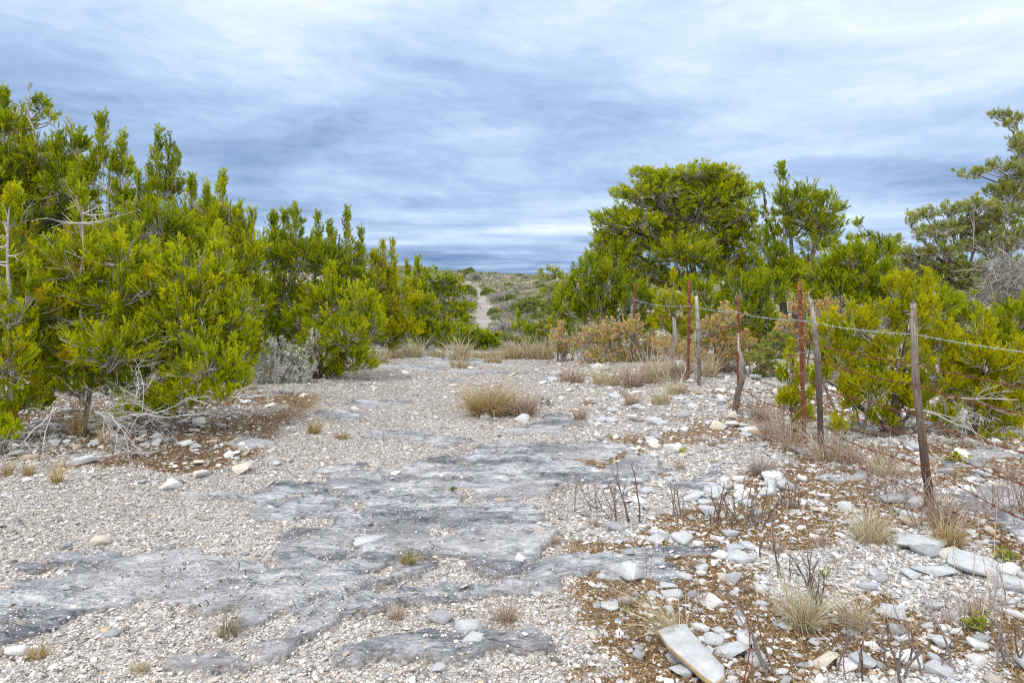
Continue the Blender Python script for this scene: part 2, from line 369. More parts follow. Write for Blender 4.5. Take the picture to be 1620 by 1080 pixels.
def keep_fine(x, y):
    b = bed(x, y); l = litter(x, y); return (1-b)*1.0*(1-.75*l)+b*.26*sstep(.47, .62, fbm(x*3, y*4, 3))+b*.04
def keep_mid(x, y):
    b = bed(x, y); l = litter(x, y); off = 1-track(x, y)
    return (1-.93*b)*(.5+.5*off)*(1-.55*l)
gm = M()
cnt = 0
for args in [(240000, 2.0, 8.5, 1.9, .008, .020, 2.2, 1, keep_fine, W_TRACK, .6),
             (95000, 2.0, 16.5, 1.25, .017, .050, 2.4, 2, keep_mid, W_TRACK, .48)]:
    V, q, c, n = scatter(*args); gm.add(V, q, None, c); cnt += n
tag(gm.build('gravel', M_PEB), 'pale limestone gravel chips strewn over the track and its verges', 'gravel', None, 'stuff')
# larger loose stones: rounded hull-like shapes
import bmesh
def stone_proto(seed, flat, ang=.0, n=16, bev=.022):
    r = np.random.RandomState(seed); bm = bmesh.new()
    pts = norm(r.normal(size=(n, 3)))*r.uniform(.8, 1.05, (n, 1))
    if flat < .35: pts[:, 2] = np.sign(pts[:, 2])*np.clip(np.abs(pts[:, 2])*3, .55, 1)
    pts *= np.array([1, r.uniform(.55, .9), flat])
    for p in pts*.5: bm.verts.new(p)
    res = bmesh.ops.convex_hull(bm, input=bm.verts)
    bmesh.ops.delete(bm, geom=[g for g in res['geom_interior'] if isinstance(g, bmesh.types.BMVert)], context='VERTS')
    bmesh.ops.dissolve_limit(bm, angle_limit=R(22), verts=bm.verts, edges=bm.edges)
    bmesh.ops.bevel(bm, geom=list(bm.edges), offset=bev*min(1, flat*1.6), segments=1, affect='EDGES', clamp_overlap=True)
    bmesh.ops.triangulate(bm, faces=bm.faces)
    bm.verts.ensure_lookup_table()
    v = np.array([x.co[:] for x in bm.verts]); t = np.array([[a.index for a in f.verts] for f in bm.faces]); bm.free()
    v = v+(np.stack([vn(v[:, 0]*9+seed, v[:, 1]*9), vn(v[:, 1]*9, v[:, 2]*9+seed), vn(v[:, 0]*9, v[:, 2]*9+seed)], -1)-.5)*.05*np.array([1, 1, flat])
    return v, t
SP = [stone_proto(100+i, f, n=nn) for i, (f, nn) in enumerate([(.22, 18), (.25, 14), (.3, 20), (.2, 12), (.45, 14), (.55, 12), (.6, 16), (.4, 12), (.28, 10), (.7, 14), (.24, 16), (.5, 10), (.18, 11), (.34, 13)])]
def rotz(v, a):
    c, s = math.cos(a), math.sin(a); return np.stack([v[:, 0]*c-v[:, 1]*s, v[:, 0]*s+v[:, 1]*c, v[:, 2]], -1)
def stone_points(n, y0, y1, a, seed, smin, smax, pw, keep):
    rr = np.random.RandomState(seed); U = rr.rand(n); e = 2-a
    y = (y0**e+U*(y1**e-y0**e))**(1/e); x = rr.uniform(-1, 1, n)*(y*.8+2.0)
    k = rr.rand(n) < keep(x, y); x = x[k]; y = y[k]; n = len(x)
    s = smin*(1-rr.rand(n)*(1-(smin/smax)**pw))**(-1/pw)
    return x, y, s, rr
def keep_stone(x, y):
    b = bed(x, y); r = sstep(.1, .9, x-.2*0); leftb = sstep(.33, .40, -x/y)*sstep(5.5, 6.2, y)
    mid = .07
    return np.clip((1-.85*b)*(mid+.75*np.maximum(r*sstep(.04, .1, x/y), 0)+.6*leftb+.25*sstep(8, 11, y)), 0, 1)
x, y, s, rr = stone_points(47000, 2.2, 17, .9, 21, .036, .30, 2.35, keep_stone)
px = s/y*(np.abs(x/y) < .755)*(y > 2.75)
order = np.argsort(-px); big = order[:262]; rest = order[262:]
sm = M()
for i in rest:
    v, t = SP[rr.randint(len(SP))]
    v = rotz(v, rr.uniform(0, 6.28))*s[i]*[1, 1, .6]; v = v+np.array([0, 0, 1])*(v[:, :1]*rr.normal(0, .15)+v[:, 1:2]*rr.normal(0, .15))
    side = (x[i] > .12*y[i]) or (y[i] > 6 and x[i] < -.3*y[i])
    c = chip_cols(1, W_SIDE if side else W_TRACK, rr)
    v = v+np.array([x[i], y[i], float(hgt(x[i], y[i]))+s[i]*.07])
    sm.add(v, None, t, c[0])
tag(sm.build('loose_stones', M_STONE), 'small loose limestone rubble lying between the larger rocks', 'rubble', None, 'stuff')
# meshes for the individually placed rocks, one set per colour
RCOL = {'white': (.70, .71, .72), 'pale grey': (.54, .565, .60), 'grey': (.38, .395, .42), 'tan': (.50, .42, .32), 'cream': (.64, .59, .51)}
RM = {}
for ck in RCOL:
    for i, (v, t) in enumerate(SP):
        m = M(); cc = np.tile(np.array(RCOL[ck]), (len(v), 1))*(.85+.3*vn(v[:, :1]*3+i, v[:, 1:2]*3))
        m.add(v, None, t, cc); RM[(ck, i)] = m.mesh('rock', M_STONE)
flatp = [0, 1, 3, 8, 10, 12]
MARKS = [(772, 660, 'the golden grass clump'), (497, 688, 'the small upright left tuft'), (645, 896, 'the olive tuft on bedrock'), (717, 782, 'the tiny green plant'), (360, 1008, 'the wispy lower left tuft'),
 (60, 1045, 'the lower left corner tuft'), (225, 1062, 'the bottom left tuft'), (157, 862, 'the lone cream rock at left'), (918, 672, 'the brown verge tuft'), (627, 982, 'the short tuft by the ledge'), (800, 985, 'the wiry brown tuft'),
 (1060, 1020, 'the sweeping straw grass'), (1268, 1000, 'the large straw clump'), (1350, 1002, 'the olive straw clump'), (1378, 868, 'the dense tan clump'), (1473, 822, 'the right wooden post'), (1500, 880, 'the tawny clump'), (1205, 752, 'the grey wiry tussock'),
 (1272, 715, 'the right rusty post'), (1299, 727, 'the knotted wooden post'), (1160, 667, 'the crooked post'), (1106, 618, 'the pale narrow post'), (1088, 608, 'the second rusty post'), (1095, 1060, 'the big tilted slab'), (1182, 1022, 'the rounded white boulder'),
 (1182, 832, 'the bushiest bare stems'), (975, 822, 'the reddish bare stems'), (1078, 815, 'the few dark twigs'), (1250, 808, 'the thin twig bunch'), (1440, 1076, 'the lichen-grey stems'), (1600, 1070, 'the corner stems'), (1590, 905, 'the leafy weed at right edge'), (1545, 1015, 'the pale tall stalks'),
 (1136, 685, 'the cream knobbly boulder'), (822, 892, 'the white block above the ledge'), (750, 1034, 'the wedge-shaped block'), (176, 1010, 'the upright pointed rock'), (948, 584, 'the white verge boulder'), (1425, 730, 'the wide right juniper'), (1545, 735, 'the right edge juniper'),
 (205, 690, 'the arching juniper'), (128, 700, 'the pale-trunked juniper'), (14, 700, 'the left edge juniper'), (440, 622, 'the silver shrub'), (495, 605, 'the rounded juniper bush'), (345, 640, 'the arching branch tips'), (728, 570, 'the tallest crest grass'), (1036, 858, 'the thick pale block'),
 (1240, 925, 'the dark forked twigs'), (1004, 920, 'the yellow-leaved stalks'), (1000, 640, 'the single verge tuft'), (885, 572, 'the rust-brown oak shrub'), (1600, 800, 'the brush under the wires')]
def gxy(px, py):
    Y_ = F*EYE/(py-HY); return (px-CXP)/F*Y_, Y_
def whereabouts(X_, Y_):
    best = min(MARKS, key=lambda m: math.hypot(gxy(m[0], m[1])[0]-X_, gxy(m[0], m[1])[1]-Y_)*(1.0)); mx, my = gxy(best[0], best[1])
    dx = (X_/Y_-mx/my)*F; dy = (1/Y_-1/my)*F*EYE
    h = '' if abs(dx) < 12 else ('right' if dx > 0 else 'left'); v = '' if abs(dy) < 6 else ('in front' if dy > 0 else 'behind')
    far = 'well ' if math.hypot(dx, dy) > 90 else ''
    if h and v: r = f"{far}{v} and {h} of"
    elif h: r = f"{far}{h} of"
    elif v: r = f"{far}in front of" if v == 'in front' else f"{far}behind"
    else: r = 'right beside'
    return r+' '+best[2]
def place_rock(X_, Y_, S_, ci, pi, rz, label, group, tilt=(0, 0), sink=.08):
    o = bpy.data.objects.new('rock', RM[(ci, pi)]); C.objects.link(o)
    o.location = (X_, Y_, float(hgt(X_, Y_))+S_*sink); o.scale = (S_, S_, S_); o.rotation_euler = (tilt[0], tilt[1], rz)
    tag(o, label, 'rock', group); return o
for i in big:
    X_, Y_, S_ = float(x[i]), float(y[i]), float(s[i])
    zt = whereabouts(X_, Y_).replace('well ', '')
    side = X_ > .6
    ck = ['white', 'pale grey', 'grey', 'tan', 'cream'][rr.choice(5, p=[.30, .50, .14, .02, .04] if side else [.15, .36, .22, .09, .18])]
    fl = rr.rand() < (.8 if side else .45)
    pi = flatp[rr.randint(len(flatp))] if fl else [k for k in range(len(SP)) if k not in flatp][rr.randint(len(SP)-len(flatp))]
    sz = 'large' if S_ > .2 else ('fist-sized' if S_ < .1 else 'medium')
    shp = 'flat plate' if fl else 'blocky lump'
    place_rock(X_, Y_, S_, ck, pi, rr.uniform(0, 6.28), f"{sz} {ck} {shp.replace('flat plate', 'stone plate').replace('blocky lump', 'stone block')} {zt}", f"{sz} {ck} {shp} rocks {zt}", (rr.normal(0, .12), rr.normal(0, .12)))
# rocks that stand out in the photograph
def gxy(px, py):
    Y_ = F*EYE/(py-HY); return (px-CXP)/F*Y_, Y_
def hero(px, py, wpx, ck, pi, label, rz=0., tilt=(0, 0), sq=(1, 1, 1), sink=.1):
    X_, Y_ = gxy(px, py); S_ = wpx/F*Y_
    o = place_rock(X_, Y_, S_, ck, pi, rz, label, None, tilt, sink); o.scale = (S_*sq[0], S_*sq[1], S_*sq[2]); return o
hero(157, 862, 40, 'cream', 2, 'cream rock with an orange top, alone on gravel at left', .1)
hero(22, 1040, 46, 'white', 8, 'smooth white rock at the lower left corner of the track')
hero(176, 1010, 32, 'grey', 6, 'upright grey pointed rock on gravel below the grey bedrock sheet', .5)
hero(103, 950, 22, 'pale grey', 4, 'small pale rock resting on the left grey bedrock sheet')
hero(190, 984, 20, 'white', 10, 'bright white chip at the lower edge of the left bedrock sheet', .8)
hero(750, 1034, 52, 'pale grey', 7, 'wedge-shaped pale grey block leaning on dark bedrock at bottom centre', .25, (.15, -.1))
hero(698, 986, 50, 'grey', 0, 'flat rounded grey plate in gravel below the diagonal bedrock ledge', 0)
hero(740, 1003, 54, 'pale grey', 2, 'long low pale stone right of the rounded grey plate', .2)
hero(695, 1068, 30, 'pale grey', 9, 'lumpy grey rock on dark bedrock at the bottom edge')
hero(822, 892, 26, 'white', 5, 'white angular block sitting above the diagonal bedrock ledge', .3)
hero(1036, 858, 36, 'pale grey', 6, 'thick pale block beside the bare thorny stems on brown litter', .2)
hero(1138, 884, 38, 'white', 0, 'white flat plate under the bare brown stems, edged with litter')
hero(1104, 867, 32, 'white', 4, 'white pitted lump among flat plates below the bare stems', 1.)
hero(1184, 870, 40, 'pale grey', 10, 'long pale grey plate lying in litter right of the bare stems', -.2)
hero(1175, 800, 40, 'pale grey', 1, 'pale grey slab behind the tallest clump of bare stems')
hero(1090, 788, 60, 'pale grey', 12, 'broad thin slab behind the left bare stems', .3)
hero(1136, 685, 40, 'cream', 5, 'cream knobbly boulder near the crooked fence post', .4)
hero(1082, 665, 34, 'grey', 6, 'grey boulder left of the crooked fence post foot', .2)
hero(1182, 1022, 44, 'white', 9, 'rounded white boulder behind the near thorny stems', .6, (0, 0), (1, .9, 1.15))
hero(1340, 815, 40, 'pale grey', 11, 'grey hump of stone between the right wooden post and bare stems')
hero(1245, 775, 60, 'pale grey', 3, 'wide flat slab left of the right rusty post', .5)
hero(1300, 765, 44, 'grey', 12, 'thin dark-edged slab jutting out by the foot of the rusty post', .2, (.1, .15))
hero(1435, 842, 42, 'tan', 1, 'tan-edged tilted plate at the foot of the right wooden post', -.35, (.1, .15))
hero(1475, 920, 80, 'pale grey', 12, 'large pale slab with a tan broken edge lying near the right side', -.5, (.05, .12))
hero(1540, 918, 110, 'pale grey', 0, 'broad pale slab tucked behind the tan-edged slab at right', -.2, (0, .04), (1, 1, .6))
hero(1590, 930, 60, 'white', 1, 'white sloping plate at the right edge of the picture', .5, (-.1, -.1))
hero(1600, 948, 70, 'pale grey', 10, 'thin grey plate under the white sloping plate at the right edge', .1)
hero(1410, 985, 70, 'pale grey', 7, 'grey rough-faced boulder behind dry weeds in the right foreground', .2)
hero(1460, 880, 90, 'pale grey', 0, 'flat grey sheet of stone half covered by dry stems', .1, (0, 0), (1.4, .7, .4))
hero(948, 584, 34, 'white', 4, 'bright white boulder on the verge before the tan oak brush')
hero(880, 593, 26, 'pale grey', 2, 'low pale stone left of the white boulder on the far verge')
hero(345, 640, 34, 'pale grey', 6, 'pale rounded rock at the foot of the arching juniper branches', .4)
hero(1145, 712, 26, 'pale grey', 3, 'pale chip-edged plate on the verge in front of the crooked post')
hero(1075, 592, 60, 'pale grey', 11, 'lichened boulder in the grass behind the thin leaning stake', .1)
# the big tilted slab at lower right
def slab():
    X_, Y_ = gxy(1095, 1066); z0 = float(hgt(X_, Y_))
    zs_ = .05; pp = np.array([(1043, 1020), (1064, 1014), (1088, 1012), (1104, 1026), (1124, 1042), (1143, 1056), (1141, 1066), (1124, 1073), (1104, 1064), (1082, 1050), (1058, 1036)], float)
    Yp = F*(EYE-zs_)/(pp[:, 1]-HY); Xp = (pp[:, 0]-CXP)/F*Yp; out = np.stack([Xp-Xp.mean(), Yp-Yp.mean()], -1); out[:, 1] *= 1.35; X_, Y_ = float(Xp.mean()), float(Yp.mean())
    k = len(out); m = M(); th = .022
    rr = np.random.RandomState(4)
    lay = []
    for s_, zt in ((.955, th), (1.0, th*.75), (.985, th*.35), (1.0, .0), (.94, -th*.3)):
        lay.append(np.c_[out*s_+rr.normal(0, .0022, out.shape), np.full(k, zt)+rr.normal(0, .001, k)])
    tc_ = np.array([[out[:, 0].mean(), out[:, 1].mean(), th*1.02]]); bc = np.array([[0, 0, -th*.3]])
    V = np.concatenate(lay+[tc_, bc]); j = np.arange(k); j2 = (j+1) % k
    q = np.concatenate([np.stack([a*k+j2, a*k+j, (a+1)*k+j, (a+1)*k+j2], -1) for a in range(4)])
    t = np.concatenate([np.stack([j, j2, np.full(k, 5*k)], -1), np.stack([4*k+j2, 4*k+j, np.full(k, 5*k+1)], -1)])
    col = np.tile([.50, .52, .55], (len(V), 1)); col[k:3*k] = (.46, .33, .18); col[3*k:4*k] = (.42, .40, .38)
    V = V@np.array([[1, 0, -.03], [0, 1, .10], [0, 0, 1]]).astype(float)
    m.add(V+np.array([X_, Y_, z0+.055]), q, t, col)
    tag(m.build('rock_slab', M_STONE, None, (X_, Y_, z0)), 'large tilted pale slab with an orange-brown broken edge, bottom right foreground', 'rock slab')
slab()
place_rock(*[float(a) for a in (np.array(gxy(1085, 1050))+np.array([.0, .03]))], .2, 'grey', 6, .4, 'grey stone propping up the large tilted slab', None)

# dry brown ground cover between the stones
def ground_cover():
    rr = np.random.RandomState(31); n = 130000
    y = 2.35*(9.5/2.35)**rr.rand(n); x = rr.uniform(-1, 1, n)*(y*.82+2.0)
    k = rr.rand(n) < litter(x, y)*(1-bed(x, y))*.9+.015; x = x[k]; y = y[k]; n = len(x)
    z = hgt(x, y)+.001
    K = 3; P = np.repeat(np.stack([x, y, z], -1), K, 0)+rr.normal(0, .012, (n*K, 3))*[1, 1, .15]
    L = rr.uniform(.008, .026, (n*K, 1)); d = norm(rr.normal(size=(n*K, 3))*[1, 1, .45]+[0, 0, .35]); sd = norm(np.cross(d, rr.normal(size=(n*K, 3))))
    wd = rr.uniform(.0015, .0045, (n*K, 1))
    V = np.stack([P-sd*wd, P+sd*wd, P+d*L+sd*wd*.5, P+d*L-sd*wd*.5], 1)
    base = np.array([(.33, .215, .11), (.43, .30, .165), (.20, .13, .07), (.56, .44, .29), (.30, .24, .12)])
    c = base[rr.choice(5, n*K, p=[.34, .26, .2, .12, .08])]*rr.uniform(.8, 1.2, (n*K, 1))
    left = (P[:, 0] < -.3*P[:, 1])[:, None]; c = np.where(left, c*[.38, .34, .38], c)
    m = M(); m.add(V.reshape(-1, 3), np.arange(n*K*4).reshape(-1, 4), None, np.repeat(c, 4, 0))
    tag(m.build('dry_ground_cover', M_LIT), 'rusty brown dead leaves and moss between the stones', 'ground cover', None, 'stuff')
ground_cover()

# ------------------------------------------------------------------ vegetation
GREEN = {
 'bright': [(.30, .40, .009), (.42, .49, .009), (.60, .60, .012), (.12, .21, .008)],
 'mid':    [(.22, .315, .010), (.32, .40, .010), (.46, .49, .012), (.09, .16, .010)],
 'dark':   [(.14, .225, .012), (.19, .27, .012), (.28, .34, .016), (.07, .125, .010)],
 'yellow': [(.44, .46, .008), (.38, .42, .008), (.60, .56, .012), (.22, .29, .008)],
 'oak':    [(.30, .35, .06), (.38, .42, .08), (.47, .49, .13), (.20, .25, .045)],
 'hill':   [(.20, .26, .06), (.25, .30, .08), (.32, .35, .13), (.14, .18, .05)],
 'olive':  [(.29, .31, .15), (.34, .35, .19), (.42, .41, .26), (.22, .25, .12)],
 'tan':    [(.60, .46, .16), (.58, .50, .12), (.62, .43, .24), (.44, .45, .11)],
 'silver': [(.58, .62, .54), (.66, .69, .62), (.45, .50, .42), (.30, .34, .25)],
 'grey':   [(.42, .41, .36), (.34, .35, .28), (.50, .48, .44), (.25, .26, .2)]}
def tuft_tmpl(K, spread, bl, bw, seed, stg=.55):
    r = np.random.RandomState(seed); V = []
    for k in range(K):
        th = r.uniform(0, 6.28); sp = spread*math.sqrt((k+.5)/K)
        d = np.array([math.sin(sp)*math.cos(th), math.sin(sp)*math.sin(th), math.cos(sp)])
        st = np.array([0, 0, r.uniform(0, stg)]); L = bl*r.uniform(.7, 1.1)
        sd = norm(np.cross(d, r.normal(size=3))); wd = bw*r.uniform(.7, 1.2)
        V += [st, st+d*L*.5+sd*wd, st+d*L, st+d*L*.5-sd*wd]
    return np.array(V).reshape(K, 4, 3)
TUFT = {'j': [tuft_tmpl(15, .62, .46, .050, i, .85) for i in range(6)], 'n': [tuft_tmpl(6, .8, .65, .13, 20+i) for i in range(6)],
        'u': [tuft_tmpl(14, .95, .46, .058, 40+i, .6) for i in range(6)], 'l': [tuft_tmpl(5, 1.5, .55, .19, 60+i) for i in range(6)]}
def add_tufts(m, P, D, S, kind, pal, rr, orange=.0, tip=None, idx_=None, ork=None):
    n = len(P)
    if n == 0: return
    tl = np.array(TUFT[kind]); tm = tl[rr.randint(0, len(tl), n)]          # n,K,4,3
    U = norm(np.cross(D, rr.normal(size=(n, 3)))); V = np.cross(D, U)
    B = np.stack([U, V, D], 1)                                            # n,3,3
    W = np.einsum('nkva,nab->nkvb', tm, B)*S[:, None, None, None]+P[:, None, None]
    K = tl.shape[1]
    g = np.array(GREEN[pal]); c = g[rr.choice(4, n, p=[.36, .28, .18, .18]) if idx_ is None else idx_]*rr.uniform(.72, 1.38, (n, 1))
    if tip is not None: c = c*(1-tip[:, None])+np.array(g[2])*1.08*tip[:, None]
    if orange:
        k = rr.rand(n) < orange; c[k] = c[k]*.4+np.array([.34, .22, .02])*.6
    if ork is not None: c[ork] = c[ork]*.45+np.array([.46, .28, .02])*.55*rr.uniform(.7, 1.2, (int(ork.sum()), 1))
    m.add(W.reshape(-1, 3), np.arange(n*K*4).reshape(-1, 4), None, np.repeat(c, K*4, 0))
def bez(a, b, c, k):
    t = np.linspace(0, 1, k)[None, :, None]; return a[:, None]*(1-t)**2+2*b[:, None]*t*(1-t)+c[:, None]*t*t
WOODG = np.array([.44, .42, .39])
def tree(name, label, cat, base, d, lobes, pal='mid', seed=0, group=None, ts=.11, dens=1.0, bark=(.22, .19, .17), tr=.05, dead=.5, tk='j', stems=1, orange=.0, zb=None, extra=None, thin=1.0):
    """lobes: (kind, px, py, rx, ry, [depth offset m]) read off the photograph at distance d, turned into metres"""
    rr = np.random.RandomState(seed*13+5)
    bx = (base-CXP)/F*d; bz = float(hgt(bx, d)) if zb is None else zb
    B = np.array([bx, d, bz]); T_ = thing(name, label, cat, tuple(B), group)
    fol, wood, tw = M(), M(), M()
    near = d < 9; S = 6 if near else 4
    LB = []
    for L in lobes:
        kd, lx, ly, rx, ry = L[:5]; dy = L[5] if len(L) > 5 else rr.uniform(-.35, .35)*min(1.2, (rx/F*d)*1.3)
        dd = d+dy; LB.append((kd, np.array([(lx-CXP)/F*dd, dd, EYE+(HY-ly)/F*dd]), rx/F*dd, ry/F*dd, L[6] if len(L) > 6 else 0))
    top = max(l[1][2]+l[3]*.5 for l in LB); cxm = np.mean([l[1][0] for l in LB if l[1][2] > B[2]+.5*(top-B[2])] or [bx])
    # stems: wandering polylines to the crown
    stemP = []
    for s_ in range(stems):
        off = rr.normal(0, .06, 2)*(stems > 1); a = B+[off[0], off[1], -.06]
        tgt = LB[rr.randint(len(LB))] if stems > 1 else None
        e = np.array([cxm, d, top-.1*(top-bz)]) if stems == 1 else tgt[1]-[0, 0, tgt[3]*.3]
        mid = (a+e)/2+np.array([rr.normal(0, .08), rr.normal(0, .08), 0])*(top-bz)*.6-np.array([(e-a)[0]*.18, 0, 0])
        pl = bez(a[None], mid[None], e[None], 14)[0]+np.cumsum(rr.normal(0, .006*(top-bz), (14, 3)), 0)
        pl[0] = a
        stemP.append(pl)
        tubes(wood, pl[None], (tr*(1-.84*np.linspace(0, 1, 14))*(1+.25*np.exp(-np.linspace(0, 1, 14)*14)))[None], S+2, np.array(bark))
    allst = np.concatenate(stemP)
    for kd, c, rx, rz, orr in LB:
        ryy = (rx+rz)*.5 if kd in 'jb' else rx*.8
        # limb to the lobe
        att = c-np.array([0, 0, rz*.9]) if kd != 'u' else c-np.array([0, 0, rz*1.2])
        ref = att-np.array([0, 0, .3*(abs(att[0]-bx)+.2)])
        k = np.argmin(np.sum(((allst-ref)*[1, 1, 1.2])**2, 1)); a = allst[k]
        inner = c-np.array([0, 0, rz*.35])
        md = (a+inner)/2+np.array([0, 0, -.12*np.linalg.norm(inner-a)])+rr.normal(0, .05, 3)*np.linalg.norm(inner-a)
        pl = bez(a[None], md[None], inner[None], 9)[0]; pl[1:-1] += rr.normal(0, .012, (7, 3))
        r0 = min(tr*.5, .008+.016*np.linalg.norm(inner-a)); tubes(wood, pl[None], np.linspace(r0, .006+.002*d/8, 9)[None], S, np.array(bark)*1.15)
        area = (rx*rz+rx*ryy*.7)*(1 if kd != 's' else .8)
        L0 = {'j': .30, 's': .27, 'u': .26, 'b': .4}[kd]*(.75+.05*d/2)
        n = max(6, int(dens*{'j': 46, 's': 50, 'u': 38, 'b': 40}[kd]*area*4.2/(L0*L0*9)))
        dr = norm(rr.normal(size=(n*2, 3))); dr = dr[(dr[:, 2] > -.55) | (rr.rand(n*2) < .35)][:n]; n = len(dr)
        rad = rr.uniform(.45, 1.04, n)**.7+rr.uniform(.08, .38, n)*(rr.rand(n) < .22)
        if kd == 's':
            tz = rr.rand(n)**.8; ang = rr.uniform(0, 6.28, n); wr = rx*((1-tz)**.75*rr.uniform(.2, 1.05, n)+.25*(rr.rand(n) < .15))*(.7+.5*vn(tz*5+seed, ang*0+c[0]*3))
            tip = c+np.stack([wr*np.cos(ang), wr*np.sin(ang), (tz*2-1)*rz], -1)
            root = np.stack([c[0]+(tip[:, 0]-c[0])*.1, c[1]+(tip[:, 1]-c[1])*.1, tip[:, 2]-L0*.85], -1)
            ax = np.array([[c-[0, 0, rz], c, c+[0, 0, rz*.9]]]); tubes(wood, ax, [[.014, .010, .004]], 4, np.array(bark))
        else:
            tip = c+dr*rad[:, None]*np.array([rx, ryy, rz])*(1+.16*(vn(dr[:, 0]*2.3+seed, dr[:, 2]*2.3+dr[:, 1])-.5)[:, None]*2)
            root = c+(tip-c)*rr.uniform(.15, .5, (n, 1))-np.array([0, 0, .22])*L0*2
            # keep sprays short: root no further than ~2.2 L0
            dl_ = np.linalg.norm(tip-root, axis=1, keepdims=True); root = tip+(root-tip)*np.minimum(1, 2.3*L0/dl_)
        ctrl = (root+tip)/2-np.array([0, 0, .16])*np.linalg.norm(tip-root, axis=1)[:, None]
        if kd == 'u': ctrl[:, 2] += .22*np.linalg.norm(tip-root, axis=1)
        SPp = bez(root, ctrl, tip, 5)
        tubes(tw, SPp, np.tile(np.array([.006, .0045, .0035, .0025, .0012])*(.7+d/14), (n, 1)), 3, np.clip(WOODG*rr.uniform(.7, 1.35, (n, 1)), 0, .7))
        # connect a share of the sprays back to the limb
        kk = rr.rand(n) < .3; cc = np.broadcast_to(inner, (int(kk.sum()), 3)); rt = root[kk]
        if len(rt):
            al = pl[rr.randint(4, 9, len(rt))]
            tubes(tw, bez(al, (al+rt)/2-np.array([0, 0, .05]), rt, 4), np.tile(np.array([.010, .008, .007, .0055])*(.7+d/16), (len(rt), 1)), 3, np.clip(WOODG*rr.uniform(.65, 1.2, (len(rt), 1)), 0, .7))
        # tufts along each spray
        tsz = ts*(1 if kd != 'u' else 1.0); q = max(4, int({'j': 13, 's': 11, 'u': 9, 'b': 16}[kd]*thin*(L0/.3)*(.11/tsz)**1.5*1.1))
        t = rr.uniform(.30, 1.0, (n, q)); i0 = np.clip((t*4).astype(int), 0, 3); f = (t*4-i0)[..., None]
        ar = np.arange(n)[:, None]; pp = SPp[ar, i0]*(1-f)+SPp[ar, i0+1]*f
        tg = norm(SPp[ar, i0+1]-SPp[ar, i0]); spread = L0*.21*(1.1-t)[..., None]+.010
        off = rr.normal(size=(n, q, 3)); off -= (off*tg).sum(-1, keepdims=True)*tg
        pp = pp+norm(off)*spread*rr.uniform(.1, 1, (n, q, 1))
        D = norm(tg*1.1+norm(off)*.5+np.array([0, 0, .55 if kd in 'sj' else .35])+rr.normal(0, .16, (n, q, 3)))
        Sz = tsz*rr.uniform(.65, 1.15, n*q)
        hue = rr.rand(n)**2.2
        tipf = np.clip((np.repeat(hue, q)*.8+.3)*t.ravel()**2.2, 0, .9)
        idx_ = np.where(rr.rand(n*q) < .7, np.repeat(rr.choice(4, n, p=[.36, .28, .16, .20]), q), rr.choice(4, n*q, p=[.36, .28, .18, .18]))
        ork = np.repeat(rr.rand(n) < (orr or orange), q)
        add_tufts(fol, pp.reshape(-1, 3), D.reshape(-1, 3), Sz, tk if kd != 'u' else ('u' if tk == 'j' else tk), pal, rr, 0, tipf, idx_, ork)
        # bare grey twigs inside
        nd = int(n*dead*.26)
        if nd:
            dr2 = norm(rr.normal(size=(nd, 3))*[1, 1, .7]); st = c+dr2*np.array([rx, ryy, rz])*rr.uniform(.1, .45, (nd, 1))-[0, 0, rz*.35]
            en = c+dr2*np.array([rx, ryy, rz])*rr.uniform(.6, 1.06, (nd, 1))-[0, 0, rz*.15]; mdp = (st+en)/2+rr.normal(0, .03, (nd, 3))
            b4 = bez(st, mdp, en, 4); g_ = np.clip(np.array([.60, .58, .56])*rr.uniform(.55, 1.2, (nd, 1)), 0, .8)
            tubes(tw, b4, np.tile(np.array([.005, .004, .003, .0012])*(.7+d/14), (nd, 1)), 3, g_)
            for _ in range(3):
                j = rr.randint(1, 3, nd); s0 = b4[np.arange(nd), j]; ln = np.linalg.norm(en-st, axis=1, keepdims=True)*rr.uniform(.25, .5, (nd, 1))
                e0 = s0+norm(norm(en-st)+rr.normal(0, .6, (nd, 3)))*ln
                tubes(tw, np.stack([s0, (s0+e0)/2+rr.normal(0, .012, (nd, 3)), e0], 1), np.tile(np.array([.0035, .0025, .001])*(.7+d/14), (nd, 1)), 3, g_)
    if extra: extra(T_, B, wood, tw, rr, d)
    if wood.n: wood.build('trunk', M_BARK, T_, smooth=True)
    if tw.n: tw.build('twigs', M_TWIG, T_)
    if fol.n: fol.build('crown', M_LEAF, T_)
    return T_
def W3(px, py, d): return np.array([(px-CXP)/F*d, d, EYE+(HY-py)/F*d])
def snag(pts, d, r0, col=(.42, .40, .38)):
    def f(T_, B, wood, tw, rr, dd):
        for pl in pts:
            P = np.array([W3(a, b, d) for a, b in pl]); tubes(wood, P[None], np.linspace(r0, r0*.35, len(P))[None], 5, np.array(col))
    return f
